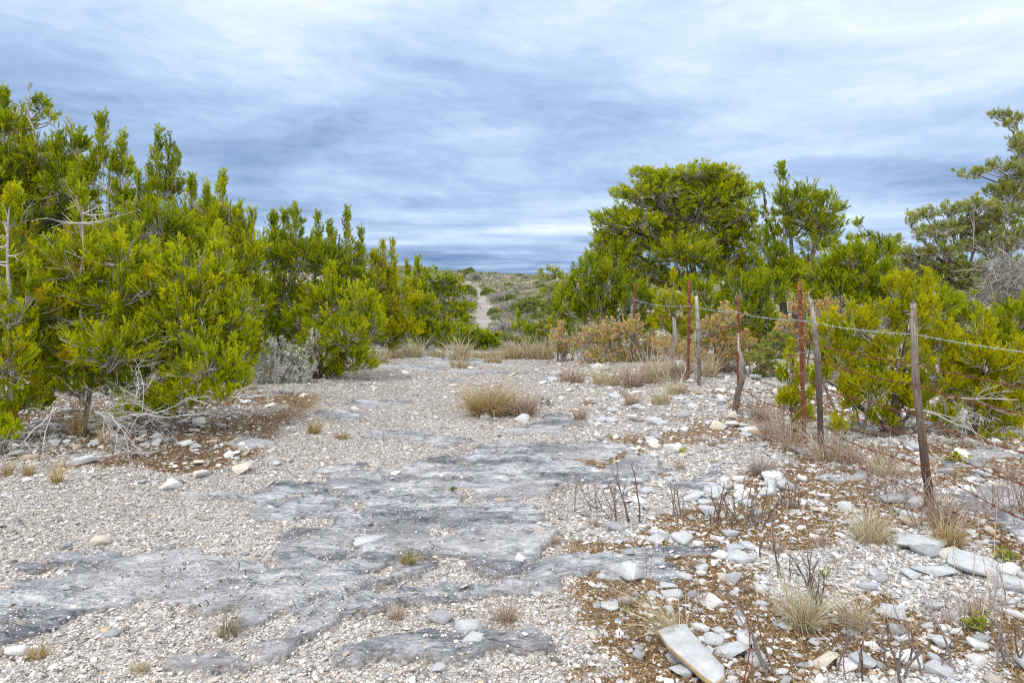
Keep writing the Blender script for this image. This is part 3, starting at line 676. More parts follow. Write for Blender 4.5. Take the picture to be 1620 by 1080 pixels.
def spurs(px0, py0, py1, d, n, L=.35, col=(.55, .53, .50), lean=0):
    """short bare side branches up a visible pale trunk"""
    def f(T_, B, wood, tw, rr, dd):
        ys_ = np.linspace(py1, py0, 10); P = np.array([W3(px0+lean*(i/9)+rr.normal(0, 1.8), a, d-.12) for i, a in enumerate(ys_)])
        tubes(wood, P[None], np.linspace(.021, .008, 10)[None], 6, np.array(col)*.75)
        for _ in range(n):
            t = rr.uniform(0, 9); i = int(t); s0 = P[i]+(P[min(i+1, 9)]-P[i])*(t-i); an = rr.uniform(0, 6.28)
            ln = L*rr.uniform(.3, 1.0); e0 = s0+np.array([math.cos(an), -abs(math.sin(an))*.8, rr.uniform(-.1, .7)])*ln
            pl = bez(s0[None], ((s0+e0)/2-[0, 0, .03])[None], e0[None], 5); tubes(tw, pl, [[.010, .008, .006, .004, .002]], 4, np.array(col))
            for _ in range(4):
                a = pl[0, rr.randint(1, 5)]; e = a+(norm(e0-s0)+rr.normal(0, .6, 3))*ln*.35
                tubes(tw, np.stack([a, (a+e)/2+rr.normal(0, .01, 3), e])[None], [[.0045, .003, .0015]], 3, np.array(col))
    return f
JG = None
# ---- left side, front to back
tree('juniper_tree', 'bright yellow-green juniper with a thin pale trunk, front left above the brown bank', 'juniper', 128, 7.0,
     [('s', 128, 350, 30, 60, 0, .35), ('j', 130, 420, 62, 45, 0), ('j', 95, 480, 75, 55), ('j', 185, 460, 70, 45), ('j', 60, 560, 70, 45), ('j', 180, 545, 85, 48, -.3), ('j', 240, 440, 30, 24, -.2, .3),
      ('j', 120, 596, 80, 30), ('j', 30, 500, 50, 40), ('j', 240, 500, 60, 45), ('j', 60, 628, 40, 20), ('j', 100, 400, 50, 40), ('j', 190, 400, 50, 40)], 'bright', 1, ts=.085, orange=.07, dead=1.2, tr=.028, bark=(.33, .30, .28), extra=spurs(130, 330, 640, 7.0, 26))
tree('juniper_tree', 'juniper with long branches arching to the right over the stony bank, left front', 'juniper', 205, 7.1,
     [('j', 300, 430, 70, 55), ('j', 330, 480, 66, 55), ('j', 372, 500, 38, 58), ('j', 260, 540, 70, 50), ('j', 330, 570, 64, 42, -.3), ('j', 230, 600, 60, 36), ('j', 372, 585, 26, 34, -.2), ('j', 290, 620, 48, 24, -.3),
      ('s', 345, 400, 30, 44), ('j', 388, 540, 20, 40), ('j', 240, 640, 50, 20, -.3), ('j', 350, 612, 40, 20, -.3), ('j', 300, 500, 70, 60)], 'bright', 2, ts=.085, dead=1.2, tr=.028, stems=4, bark=(.2, .17, .15))
tree('juniper_tree', 'juniper cut off by the left edge with a pale spurred trunk and rusty tips', 'juniper', 14, 6.5,
     [('s', 18, 345, 42, 50, .2, .4), ('j', -10, 420, 50, 50), ('j', 5, 560, 60, 50), ('j', 35, 625, 45, 28), ('j', 5, 648, 46, 22), ('j', 40, 470, 40, 50), ('j', -50, 500, 60, 90)], 'bright', 3, ts=.085, orange=.1, dead=.9, bark=(.36, .33, .31), extra=spurs(16, 350, 520, 6.5, 16, lean=-6))
tree('juniper_bush', 'small low bright green juniper bush at the left edge on bare soil', 'bush', 8, 6.1,
     [('j', -12, 678, 26, 22), ('j', 14, 682, 22, 18)], 'bright', 4, ts=.075, dead=.3, tr=.02, stems=3)
tree('juniper_tree', 'tall dark juniper behind at far left with a bare forked snag at its top', 'juniper', 45, 11.5,
     [('j', 20, 195, 38, 34), ('j', 70, 250, 60, 44), ('j', 10, 270, 60, 60), ('u', 66, 165, 16, 16), ('u', 82, 185, 14, 12), ('j', 115, 225, 22, 26), ('j', 60, 330, 75, 60), ('j', -40, 300, 70, 110),
      ('s', 5, 172, 24, 36), ('j', 100, 290, 40, 40), ('j', 20, 400, 80, 60)], 'mid', 5, ts=.13, dead=.5, tr=.09, bark=(.28, .25, .23),
     extra=snag([[(62, 250), (52, 200), (44, 185), (45, 165), (48, 150), (44, 140), (47, 129)], [(46, 140), (51, 130)], [(44, 165), (40, 152)]], 11.4, .02))
tree('juniper_tree', 'juniper with a tall dark spire and bare grey branches showing through, second spire from left', 'juniper', 165, 10.2,
     [('s', 162, 225, 20, 48), ('s', 147, 255, 14, 36), ('s', 194, 250, 16, 40), ('j', 190, 262, 22, 20), ('j', 140, 270, 24, 26), ('j', 128, 300, 24, 26), ('j', 195, 310, 26, 26), ('j', 215, 360, 50, 40), ('j', 150, 400, 60, 50)],
     'mid', 6, ts=.115, dead=1.6, tr=.07, dens=.95, bark=(.45, .42, .40))
tree('juniper_tree', 'juniper with a slim forked spire rising above its neighbours, third spire from left', 'juniper', 255, 9.6,
     [('s', 250, 245, 15, 42), ('s', 268, 250, 13, 40), ('s', 278, 270, 10, 34), ('s', 240, 290, 20, 34), ('j', 262, 300, 26, 26), ('s', 218, 310, 16, 40), ('j', 250, 355, 60, 42), ('j', 290, 400, 50, 50), ('j', 230, 440, 60, 50)],
     'mid', 7, ts=.11, dead=.8, tr=.065)
tree('juniper_tree', 'bushy juniper with several short points left of the gap in the left row', 'juniper', 350, 10.6,
     [('s', 352, 308, 16, 36), ('s', 302, 312, 16, 34), ('s', 328, 322, 20, 34), ('s', 378, 345, 18, 36), ('j', 340, 360, 55, 40), ('j', 392, 400, 32, 50), ('j', 350, 430, 60, 55), ('j', 400, 470, 28, 50), ('j', 370, 530, 50, 50), ('s', 398, 355, 12, 26)],
     'bright', 8, ts=.115, dead=.5, tr=.07)
tree('juniper_tree', 'darker juniper seen behind the front left trees, filling the row', 'juniper', 110, 12.6,
     [('j', 100, 380, 90, 70), ('j', 200, 400, 80, 70), ('j', 60, 480, 110, 70), ('j', 180, 500, 100, 70), ('j', 100, 580, 120, 50)], 'dark', 9, ts=.15, dead=.4, tr=.09, dens=.8)
tree('juniper_tree', 'shaded juniper deep in the left row behind the arching one', 'juniper', 300, 12.4,
     [('j', 290, 380, 70, 60), ('j', 320, 470, 80, 60), ('j', 270, 560, 110, 50), ('j', 390, 540, 40, 50)], 'dark', 10, ts=.15, dead=.4, tr=.08, dens=.8)
tree('juniper_tree', 'mid-green juniper right behind the silver shrub with two blunt tops', 'juniper', 448, 13.2,
     [('s', 432, 365, 22, 30), ('s', 468, 358, 20, 32), ('s', 449, 360, 16, 28), ('j', 430, 400, 36, 36), ('j', 470, 410, 40, 40), ('j', 445, 470, 50, 46), ('j', 425, 520, 26, 40), ('j', 480, 520, 40, 34)],
     'mid', 11, ts=.14, dead=.7, tr=.07)
tree('juniper_tree', 'juniper with feathery upright tips just left of the open sky', 'juniper', 530, 13.6,
     [('s', 503, 368, 13, 32), ('s', 522, 375, 14, 28), ('s', 550, 368, 12, 36), ('s', 572, 390, 11, 26), ('j', 515, 410, 40, 36), ('j', 555, 425, 32, 36), ('j', 530, 470, 56, 44), ('j', 580, 470, 20, 40)],
     'mid', 12, ts=.14, dead=.6, tr=.07)
tree('juniper_bush', 'rounded bright juniper on several dark stems beside the silver shrub', 'bush', 495, 11.0,
     [('s', 520, 440, 18, 28), ('j', 520, 475, 42, 34), ('j', 568, 470, 26, 26), ('j', 545, 520, 50, 40), ('j', 590, 510, 26, 36), ('j', 500, 540, 40, 34), ('j', 560, 565, 38, 24), ('j', 470, 500, 24, 24), ('j', 527, 585, 24, 12)],
     'bright', 13, ts=.115, dead=.9, tr=.035, stems=6, bark=(.10, .075, .06))
tree('juniper_tree', 'yellowish juniper with pale bare limbs at the right end of the left row', 'juniper', 622, 15.0,
     [('s', 606, 404, 12, 24), ('s', 620, 402, 10, 22), ('s', 592, 420, 14, 26), ('j', 605, 440, 26, 28), ('j', 630, 470, 34, 34), ('j', 600, 490, 36, 36), ('j', 640, 520, 30, 24), ('j', 600, 530, 40, 22)],
     'yellow', 14, ts=.15, dead=1.3, tr=.06)
tree('juniper_tree', 'juniper with thin erect yellow tips, last of the left row', 'juniper', 665, 16.8,
     [('s', 661, 425, 9, 20), ('s', 645, 432, 9, 16), ('j', 655, 455, 22, 20), ('j', 668, 490, 26, 30), ('j', 690, 525, 34, 22), ('j', 650, 520, 30, 26)],
     'mid', 15, ts=.17, dead=.8, tr=.05)
tree('spreading_tree', 'dark flat-topped tree with layered boughs standing in the dip beyond the track crest', 'tree', 700, 30,
     [('u', 680, 436, 36, 11), ('u', 708, 444, 28, 12), ('u', 724, 462, 20, 12), ('u', 690, 462, 30, 14), ('u', 740, 488, 16, 9), ('u', 715, 488, 26, 14), ('u', 690, 495, 30, 14), ('u', 725, 505, 22, 10)],
     'mid', 16, ts=.2, dead=1.6, tr=.13, dens=.8, tk='n')
tree('juniper_bush', 'dark green low bush right beyond the crest, left of the distant path', 'bush', 705, 20,
     [('j', 690, 532, 30, 20), ('j', 722, 530, 30, 18), ('j', 752, 536, 30, 18), ('j', 775, 540, 18, 13)], 'mid', 17, ts=.17, dead=.2, tr=.03, stems=3, tk='n')
tree('juniper_bush', 'green bush beyond the crest with upright shoots, right of the distant path', 'bush', 835, 24,
     [('j', 823, 518, 14, 13), ('j', 848, 524, 18, 13), ('s', 820, 500, 7, 14), ('j', 840, 541, 22, 10)], 'mid', 18, ts=.16, dead=.9, tr=.03, stems=3, tk='n', dens=.6)
tree('silver_shrub', 'silvery grey-leaved shrub on the stony bank left of the rounded juniper', 'shrub', 440, 10.4,
     [('j', 425, 572, 24, 34), ('j', 450, 548, 30, 26), ('j', 480, 575, 26, 34), ('j', 440, 600, 40, 20), ('j', 498, 535, 14, 18), ('j', 412, 590, 16, 24), ('j', 470, 605, 26, 14)], 'silver', 19, ts=.075, dead=1.2, tr=.015, stems=7, tk='l', thin=.36, dens=.55, bark=(.25, .22, .19))

# ---- right side
tree('airy_tree', 'slender pale-leaved tree with sky showing through its top, left end of the right grove', 'tree', 868, 24,
     [('u', 868, 430, 18, 9), ('u', 884, 440, 16, 8), ('u', 856, 440, 10, 7), ('j', 870, 462, 20, 18), ('j', 880, 490, 22, 28), ('j', 862, 510, 16, 24)], 'oak', 20, ts=.17, dead=.8, tr=.04, tk='n', dens=.5)
tree('juniper_tree', 'largest round-crowned juniper on the right with layered boughs and open twiggy gaps', 'juniper', 1112, 17.2,
     [('j', 1055, 302, 50, 26, .5), ('j', 1130, 300, 50, 28, .3), ('j', 1000, 345, 46, 26, .2), ('j', 1080, 395, 60, 28, -.3), ('j', 975, 405, 34, 28, 0), ('j', 1150, 360, 36, 30, .6), ('u', 1018, 272, 28, 10), ('u', 1050, 282, 40, 16), ('u', 1100, 272, 50, 15), ('u', 1140, 276, 36, 15), ('u', 1175, 300, 22, 18), ('u', 1000, 306, 36, 17), ('u', 1060, 320, 50, 18), ('u', 1120, 310, 50, 18), ('u', 1170, 335, 30, 20),
      ('u', 962, 345, 30, 17), ('u', 1010, 350, 42, 18), ('u', 1070, 362, 40, 16), ('u', 1040, 385, 40, 18), ('u', 985, 392, 40, 20), ('u', 950, 378, 20, 16), ('u', 1090, 400, 40, 18), ('u', 1140, 370, 34, 16), ('u', 1180, 385, 18, 26),
      ('u', 1150, 300, 44, 26), ('u', 1040, 300, 44, 26), ('u', 1100, 340, 60, 24), ('u', 975, 365, 34, 26), ('u', 1035, 365, 40, 26), ('u', 1100, 385, 40, 24), ('j', 1150, 405, 30, 34, .6), ('j', 1185, 420, 26, 30), ('u', 1188, 350, 18, 30), ('u', 960, 405, 36, 22), ('u', 1020, 425, 44, 20), ('u', 1070, 440, 40, 18), ('u', 1130, 430, 36, 20), ('u', 1165, 440, 30, 20), ('u', 1000, 455, 30, 18)],
     'bright', 21, ts=.135, dead=1.8, tr=.13, dens=1.0, bark=(.13, .105, .09), thin=1.15)
tree('juniper_tree', 'dense dark juniper mass at the left foot of the largest right tree', 'juniper', 950, 16.2,
     [('j', 925, 425, 20, 20), ('j', 915, 460, 32, 26), ('j', 960, 445, 36, 32), ('j', 1000, 470, 40, 34), ('j', 940, 490, 44, 28), ('j', 895, 480, 20, 26), ('j', 1010, 510, 40, 24), ('j', 885, 510, 20, 20)],
     'mid', 22, ts=.17, dead=.4, tr=.06)
tree('juniper_tree', 'juniper with a pointed top and many bare grey branches, right of the largest tree', 'juniper', 1262, 16.0,
     [('s', 1238, 292, 18, 34), ('j', 1250, 318, 28, 22), ('j', 1278, 306, 22, 18), ('j', 1310, 322, 26, 16), ('j', 1285, 345, 34, 20), ('u', 1208, 298, 12, 10), ('u', 1218, 340, 18, 14), ('j', 1240, 365, 26, 20), ('u', 1318, 350, 18, 12), ('u', 1290, 385, 30, 16), ('j', 1225, 400, 26, 20),
      ('j', 1225, 440, 40, 30), ('j', 1205, 380, 16, 26), ('j', 1265, 340, 30, 24), ('j', 1300, 365, 30, 22), ('j', 1240, 430, 36, 24), ('j', 1290, 425, 34, 26), ('u', 1255, 420, 40, 20)], 'mid', 23, ts=.165, dead=2.6, tr=.11, stems=3, bark=(.16, .135, .12), dens=.85)
tree('juniper_tree', 'leafy juniper thicket below the largest right tree, behind the fence wires', 'juniper', 1170, 14.4,
     [('j', 1130, 485, 36, 28), ('j', 1170, 462, 34, 28), ('j', 1215, 455, 34, 30), ('j', 1190, 500, 46, 32), ('j', 1150, 530, 40, 30), ('j', 1220, 530, 34, 36), ('j', 1200, 570, 36, 22), ('j', 1100, 455, 26, 20)],
     'mid', 24, ts=.155, dead=.5, tr=.06)
tree('juniper_tree', 'small sparse juniper top poking up in the gap between the right groves', 'juniper', 1368, 17,
     [('u', 1362, 352, 11, 9), ('u', 1372, 372, 12, 9), ('u', 1352, 378, 12, 9), ('j', 1368, 400, 24, 16), ('j', 1360, 440, 40, 34), ('j', 1410, 430, 44, 28), ('j', 1460, 450, 50, 32), ('j', 1310, 430, 40, 30)], 'mid', 25, ts=.16, dead=1.6, tr=.05)
tree('juniper_tree', 'green juniper just behind the front right junipers, left of the twiggy one', 'juniper', 1350, 11.0,
     [('j', 1345, 405, 36, 26), ('j', 1395, 395, 26, 18), ('j', 1310, 430, 34, 30), ('j', 1370, 430, 46, 30), ('j', 1330, 470, 50, 34), ('j', 1285, 470, 26, 26), ('j', 1400, 460, 40, 30), ('j', 1330, 540, 60, 40)],
     'mid', 26, ts=.125, dead=.6, tr=.07)
tree('cedar_tree', 'tall sparse tree at the right edge with drooping bare grey twigs below', 'tree', 1650, 12.2,
     [('u', 1690, 240, 40, 24), ('u', 1700, 310, 50, 28), ('u', 1680, 380, 50, 34), ('u', 1730, 430, 50, 34), ('u', 1580, 178, 20, 8, .2), ('u', 1608, 190, 22, 12), ('u', 1612, 222, 20, 18), ('u', 1540, 272, 26, 8, 0), ('u', 1575, 262, 22, 12), ('u', 1612, 262, 22, 20), ('u', 1590, 295, 36, 14), ('u', 1462, 336, 28, 9, .1), ('u', 1500, 330, 32, 11), ('u', 1545, 322, 32, 14), ('u', 1440, 350, 12, 8),
      ('u', 1590, 335, 34, 22), ('u', 1520, 360, 40, 18), ('u', 1570, 385, 46, 24), ('u', 1410, 380, 22, 9), ('u', 1440, 395, 30, 13), ('u', 1490, 395, 36, 18), ('u', 1610, 420, 34, 28), ('u', 1530, 420, 44, 20), ('u', 1600, 370, 40, 30), ('u', 1550, 350, 40, 22), ('u', 1600, 310, 30, 30), ('u', 1615, 280, 22, 30), ('u', 1480, 365, 40, 18), ('u', 1450, 415, 40, 20), ('u', 1500, 430, 44, 22), ('j', 1540, 450, 60, 30), ('j', 1610, 470, 40, 30), ('u', 1615, 240, 18, 26)],
     'oak', 27, ts=.09, dead=4, tr=.10, stems=3, bark=(.14, .12, .105), dens=.95, thin=.9)
def greybush(T_, B, wood, tw, rr, d):
    n = 300; c = W3(1575, 480, d); r = np.array([1.15, .8, .95])
    a = c+rr.normal(0, .3, (n, 3))*r*.6+[.3, 0, .3]; e = a+norm(rr.normal(size=(n, 3))+[-.3, 0, -.55])*rr.uniform(.25, .6, (n, 1)); b = bez(a, (a+e)/2+[0, 0, .07], e, 4)
    g = np.clip(np.array([.42, .40, .38])*rr.uniform(.45, 1.3, (n, 1)), 0, .75)
    tubes(tw, b, np.tile([.006, .0045, .0035, .002], (n, 1)), 3, g)
    for _ in range(4):
        s0 = b[np.arange(n), rr.randint(1, 4, n)]; e0 = s0+norm(norm(e-a)+rr.normal(0, .6, (n, 3)))*rr.uniform(.08, .22, (n, 1)); tubes(tw, np.stack([s0, (s0+e0)/2+rr.normal(0, .01, (n, 3)), e0], 1), np.tile([.004, .003, .0018], (n, 1)), 3, g)
tree('dead_cedar', 'leafless grey twiggy bush behind the front right junipers at the right edge', 'dead bush', 1590, 10.6,
     [('j', 1600, 520, 40, 30), ('j', 1500, 500, 30, 26)], 'dark', 28, ts=.12, dead=3, tr=.06, stems=4, dens=.7, extra=greybush)
tree('juniper_tree', 'wide bright yellow-green juniper behind the right wooden fence post', 'juniper', 1425, 7.0,
     [('s', 1468, 455, 20, 30), ('s', 1435, 460, 18, 26), ('j', 1450, 490, 40, 28), ('j', 1400, 495, 38, 24), ('j', 1480, 530, 46, 32), ('j', 1355, 510, 38, 28), ('j', 1420, 555, 56, 34), ('j', 1330, 560, 44, 30), ('j', 1490, 590, 50, 34), ('j', 1380, 600, 50, 24, -.2),
      ('j', 1310, 520, 26, 30), ('j', 1300, 590, 24, 30), ('j', 1350, 620, 36, 26), ('j', 1560, 560, 40, 34), ('j', 1440, 610, 44, 30), ('j', 1420, 450, 24, 22), ('j', 1440, 640, 30, 20), ('j', 1500, 655, 30, 22), ('j', 1335, 670, 24, 13, -.3), ('j', 1400, 660, 26, 16)], 'yellow', 29, ts=.085, dead=1.4, tr=.05, stems=4, bark=(.16, .12, .10))
tree('juniper_tree', 'bright juniper at the right edge, lower and right of the wide one', 'juniper', 1545, 6.9,
     [('s', 1550, 520, 20, 32), ('s', 1565, 530, 16, 26), ('j', 1555, 560, 42, 32), ('j', 1590, 600, 36, 34), ('j', 1535, 620, 44, 32), ('j', 1590, 660, 28, 24), ('j', 1610, 560, 26, 36), ('j', 1620, 630, 24, 36), ('j', 1560, 640, 44, 34), ('j', 1580, 700, 30, 20), ('j', 1560, 690, 24, 16), ('j', 1530, 735, 18, 10, -.3)], 'yellow', 30, ts=.085, dead=1.2, tr=.04, stems=3, bark=(.16, .12, .10))
tree('juniper_tree', 'green juniper filling the gap between the two bright right junipers, further back', 'juniper', 1510, 9.4,
     [('j', 1480, 480, 46, 34), ('j', 1530, 510, 44, 36), ('j', 1585, 545, 46, 36), ('j', 1490, 550, 44, 34), ('j', 1560, 590, 50, 30), ('j', 1610, 500, 34, 30)], 'mid', 33, ts=.11, dead=.8, tr=.05)
tree('juniper_bush', 'slim young yellow-green juniper growing around the right rusty post', 'bush', 1256, 6.75,
     [('s', 1252, 565, 13, 24), ('j', 1250, 590, 17, 20), ('j', 1262, 622, 24, 22), ('j', 1245, 628, 14, 14), ('j', 1270, 655, 14, 18), ('j', 1262, 690, 8, 9)], 'yellow', 31, ts=.075, dead=.5, tr=.014, dens=1.0)
tree('juniper_bush', 'small pointed yellow-green juniper between the tan oak shrubs and rusty post', 'bush', 1065, 13.6,
     [('s', 1066, 452, 12, 20), ('j', 1062, 475, 24, 20), ('j', 1085, 485, 20, 18), ('j', 1050, 505, 24, 22), ('j', 1080, 520, 26, 22)], 'yellow', 32, ts=.14, dead=.7, tr=.03)
OK = 'tan-leaved oak shrubs along the fence'
for k_, (bx_, d_, lb_, lab_) in enumerate([
    (885, 14.2, [('j', 884, 528, 15, 22), ('j', 895, 550, 18, 14)], 'rust-brown oak shrub at the left end of the tan brush, nearest the track'),
    (952, 13.9, [('j', 930, 535, 26, 24), ('j', 965, 525, 30, 26), ('j', 950, 560, 34, 18)], 'yellow and tan oak shrub below the dark juniper mass'),
    (1010, 13.7, [('j', 1000, 520, 26, 26), ('j', 1030, 545, 28, 24), ('j', 995, 560, 30, 16)], 'tan oak shrub around the farthest rusty post'),
    (1070, 12.6, [('j', 1055, 545, 24, 18), ('j', 1085, 555, 24, 18)], 'sparse tan oak shrub behind the thin leaning stake'),
    (1135, 12.0, [('j', 1125, 520, 30, 26), ('j', 1150, 500, 22, 26), ('j', 1150, 545, 30, 26), ('j', 1115, 560, 26, 16)], 'golden tan oak shrub behind the crooked fence post'),
    (1180, 11.8, [('j', 1180, 535, 16, 20), ('j', 1175, 565, 18, 14)], 'small tan oak shrub right of the crooked fence post'),
    (1275, 10.6, [('j', 1262, 480, 22, 20), ('j', 1300, 490, 28, 24), ('j', 1285, 530, 30, 26), ('j', 1240, 510, 16, 18)], 'tan oak shrub behind the right pair of fence posts')]):
    tree('oak_shrub', lab_, 'shrub', bx_, d_, lb_, 'tan', 50+k_, OK, ts=.085, dead=1.8, tr=.02, stems=5, tk='l', thin=.42, dens=1.2, bark=(.2, .17, .15))
tree('evergreen_shrub', 'small glossy green shrub at the foot of the thicket right of the crooked post', 'shrub', 1215, 11.5,
     [('j', 1205, 560, 22, 22), ('j', 1228, 540, 22, 24), ('j', 1215, 585, 22, 14)], 'oak', 60, ts=.09, dead=.5, tr=.02, stems=4, tk='l', thin=.6)

# ---- the hillside: each bush one can tell apart, copies of five kinds
def bushproto(nm, pal, seed, rx, rz, n, ts, twf):
    rr = np.random.RandomState(seed); fol, tw = M(), M()
    dr = norm(rr.normal(size=(n, 3))); dr[:, 2] = np.abs(dr[:, 2])
    lump = 1+.45*(vn(dr[:, 0]*2.5+seed, dr[:, 1]*2.5)-.5)
    P = dr*np.array([rx, rx, rz])*(rr.uniform(.45, 1, (n, 1))**.5)*lump[:, None]+[0, 0, rz*.12]
    D = norm(dr+[0, 0, .5]+rr.normal(0, .3, (n, 3)))
    k = rr.rand(n) > twf
    add_tufts(fol, P[k], D[k], ts*rr.uniform(.6, 1.2, int(k.sum())), 'n', pal, rr)
    e = P[~k] if (~k).sum() else P[:20]; a = e*[.25, .25, .2]
    tubes(tw, bez(a, (a+e)/2*[.8, .8, 1.1], e, 4), np.tile([.035, .025, .018, .008], (len(e), 1)), 3, np.clip(np.array([.44, .42, .41])*rr.uniform(.6, 1.3, (len(e), 1)), 0, .7))
    return fol.mesh(nm+'_foliage', M_LEAF), tw.mesh(nm+'_branches', M_TWIG)
HB = [('dark green', bushproto('hill_bush', 'hill', 1, 1.3, 1.1, 800, .30, .03)), ('olive green', bushproto('hill_bush', 'olive', 2, 1.2, .9, 700, .28, .15)),
      ('leafless grey', bushproto('hill_bush', 'grey', 3, 1.2, .9, 700, .24, .7)), ('grey-green', bushproto('hill_bush', 'grey', 4, 1.1, .75, 600, .28, .35)), ('yellowish', bushproto('hill_bush', 'tan', 5, .8, .7, 240, .3, .2))]
rr = np.random.RandomState(77)
def hillbush(k, X_, Y_, S_, label, group=None):
    nm, (fm, tm) = HB[k]
    o = bpy.data.objects.new('hillside_bush', None); C.objects.link(o); o.location = (X_, Y_, float(hgt(X_, Y_))-.05); o.rotation_euler = (0, 0, rr.uniform(0, 6.28)); o.scale = (S_*rr.uniform(.9, 1.3), S_, S_*rr.uniform(.8, 1.1))
    tag(o, label, 'bush', group)
    for n_, me in (('foliage', fm), ('branches', tm)):
        c = bpy.data.objects.new(n_, me); C.objects.link(c); c.parent = o
    return o
def hp(px, d): return (px-CXP)/F*d
for px, d, k, S_, lab in [(736, 150, 0, 1.7, 'dark green bush left of the top of the distant path'), (772, 150, 0, 1.3, 'dark bush at the head of the distant path'), (790, 120, 2, 1.9, 'leafless grey bush on the slope right of the distant path'),
    (812, 95, 2, 1.7, 'grey bare bush low on the slope beside the pale rock ledge'), (798, 62, 2, 1.3, 'pale grey twig bush right beside the distant path'), (826, 66, 1, 1.2, 'olive bush on the ledge right of the pale grey twig bush'), (843, 90, 0, 1.8, 'dark bush at the right end of the rock ledge'),
    (800, 45, 0, .8, 'round green bush at the bottom of the dip right of the path'), (820, 36, 2, .8, 'grey thorny bush low in the dip'), (775, 175, 4, 1.6, 'yellow-leaved bush high on the slope'), (726, 70, 3, 1.3, 'grey-green bush on the left edge of the distant path'),
    (735, 52, 1, 1.0, 'olive bush in the dip behind the flat-topped tree'), (742, 285, 0, 2.0, 'dark round bush standing on the hilltop skyline'), (752, 240, 2, 2.6, 'grey bush just under the hilltop skyline'), (800, 46, 3, .7, 'small grey-green bush beside the round green one'), (790, 38, 3, .8, 'pale brush above the dry grass at the crest')]:
    hillbush(k, hp(px, d), d, S_, lab)
for i in range(230):
    d = 30*(310/30)**(rr.rand()**.7); pxx = rr.uniform(615, 925); X_ = hp(pxx, d)
    if track(np.array([X_]), np.array([d]))[0] > .05: continue
    k = rr.choice(5, p=[.26, .27, .2, .22, .05]); S_ = rr.uniform(.5, 1.15)*np.interp(d, [26, 60, 120, 300], [.35, .55, .9, 1.35])
    wh = 'low in the dip beyond the crest' if d < 70 else ('on the middle of the far slope' if d < 170 else 'near the top of the far hill')
    sd = 'left of' if X_ < np.interp(d, [26, 60, 170, 300], [-1, -2.6, -6.5, -14]) else 'right of'
    hillbush(k, X_, d, S_, f"{HB[k][0]} bush {wh}, {sd} the distant path", f"{HB[k][0]} bushes {wh}, {sd} the path")
def far_scrub():
    rr = np.random.RandomState(91); m = M()
    n = 10000; d = 24*(380/24)**(rr.rand(n)**.75); x = np.where(rr.rand(n) < .55, rr.uniform(-.20, .12, n), rr.uniform(-1.0, 1.0, n))*d
    k = (track(x, d) < .15)*(np.abs(x/d) < .9); x, d = x[k], d[k]; n = len(x); z = hgt(x, d)
    S_ = rr.uniform(.5, 1.3, n)*np.interp(d, [24, 80, 300], [.18, .42, 1.0]); q = 14
    vis = (np.abs(x/d) > .12); S_ = np.where(vis, S_*1.5, S_*.8)
    pal = rr.choice(4, n, p=[.15, .35, .35, .15])
    for pi_, pn in enumerate(['hill', 'olive', 'grey', 'grey']):
        kk = np.where(pal == pi_)[0]; c = np.repeat(np.stack([x, d, z], -1)[kk], q, 0); s_ = np.repeat(S_[kk], q)
        dr = norm(rr.normal(size=(len(c), 3))); dr[:, 2] = abs(dr[:, 2])
        add_tufts(m, c+dr*s_[:, None]*[.9, .9, .7], norm(dr+[0, 0, .6]), s_*.75, 'n', pn, rr)
    tag(m.build('hillside_scrub', M_LEAF), 'low mixed scrub covering the far slopes beyond the track', 'scrub', None, 'stuff')
far_scrub()

# ------------------------------------------------------------------ fallen dead branches
def dead_branch(label, px, py, seed, segs, L, pitch, spread=.7, d=None, z=.0):
    X_, Y_ = gxy(px, py); rr = np.random.RandomState(seed); z0 = float(hgt(X_, Y_)); m = M()
    def grow(p, dr, ln, r, lvl):
        k = 6; pts = [p]; dd = dr
        for _ in range(k-1):
            dd = norm(dd+rr.normal(0, .16, 3)+np.array([0, 0, -.05])); q_ = pts[-1]+dd*ln/(k-1); q_[2] = max(q_[2], z0+.01); pts.append(q_)
        P = np.array(pts); tubes(m, P[None], np.linspace(r, r*.4, k)[None], 4 if lvl else 5, np.clip(np.array([.56, .55, .55])*rr.uniform(.7, 1.15), 0, .8))
        if lvl < 3:
            for _ in range(segs):
                i = rr.randint(1, k); grow(P[i], norm(dd*.8+rr.normal(0, spread, 3)), ln*rr.uniform(.35, .6), r*.5, lvl+1)
    s0 = np.array([X_, Y_, z0+z]); grow(s0, norm(np.array(pitch, float)), L, .008, 0); grow(s0+[.03, 0, 0], norm(np.array(pitch, float)+rr.normal(0, .3, 3)), L*.8, .0065, 0)
    tag(m.build('dead_branch', M_TWIG, None, (X_, Y_, z0)), label, 'dead branch')
dead_branch('white forked dead branch hanging to the soil below the pale trunk at left', 85, 735, 5, 5, .55, (.15, -.5, -.5), z=.42)
dead_branch('silvery dead branch sprawling low under the arching juniper', 150, 728, 8, 5, .8, (.8, -.5, .1), z=.35)
dead_branch('tangled bleached branches curving under the juniper crown at left', 165, 722, 12, 6, .75, (.6, -.35, .45), z=.3)
dead_branch('bare grey branch reaching right along the foot of the bank', 205, 720, 17, 4, .7, (1, -.3, -.05), z=.28)
dead_branch('bleached dead twigs trailing below the wide right juniper', 1440, 705, 23, 5, .6, (.5, -.5, .1), z=.3)
dead_branch('pale dead branch crossing behind the right wooden post', 1500, 700, 29, 4, .6, (.6, -.6, -.2), z=.4)
dead_branch('grey dead branch low beside the silver shrub', 395, 640, 33, 4, .5, (-.4, -.3, .5), z=.05)

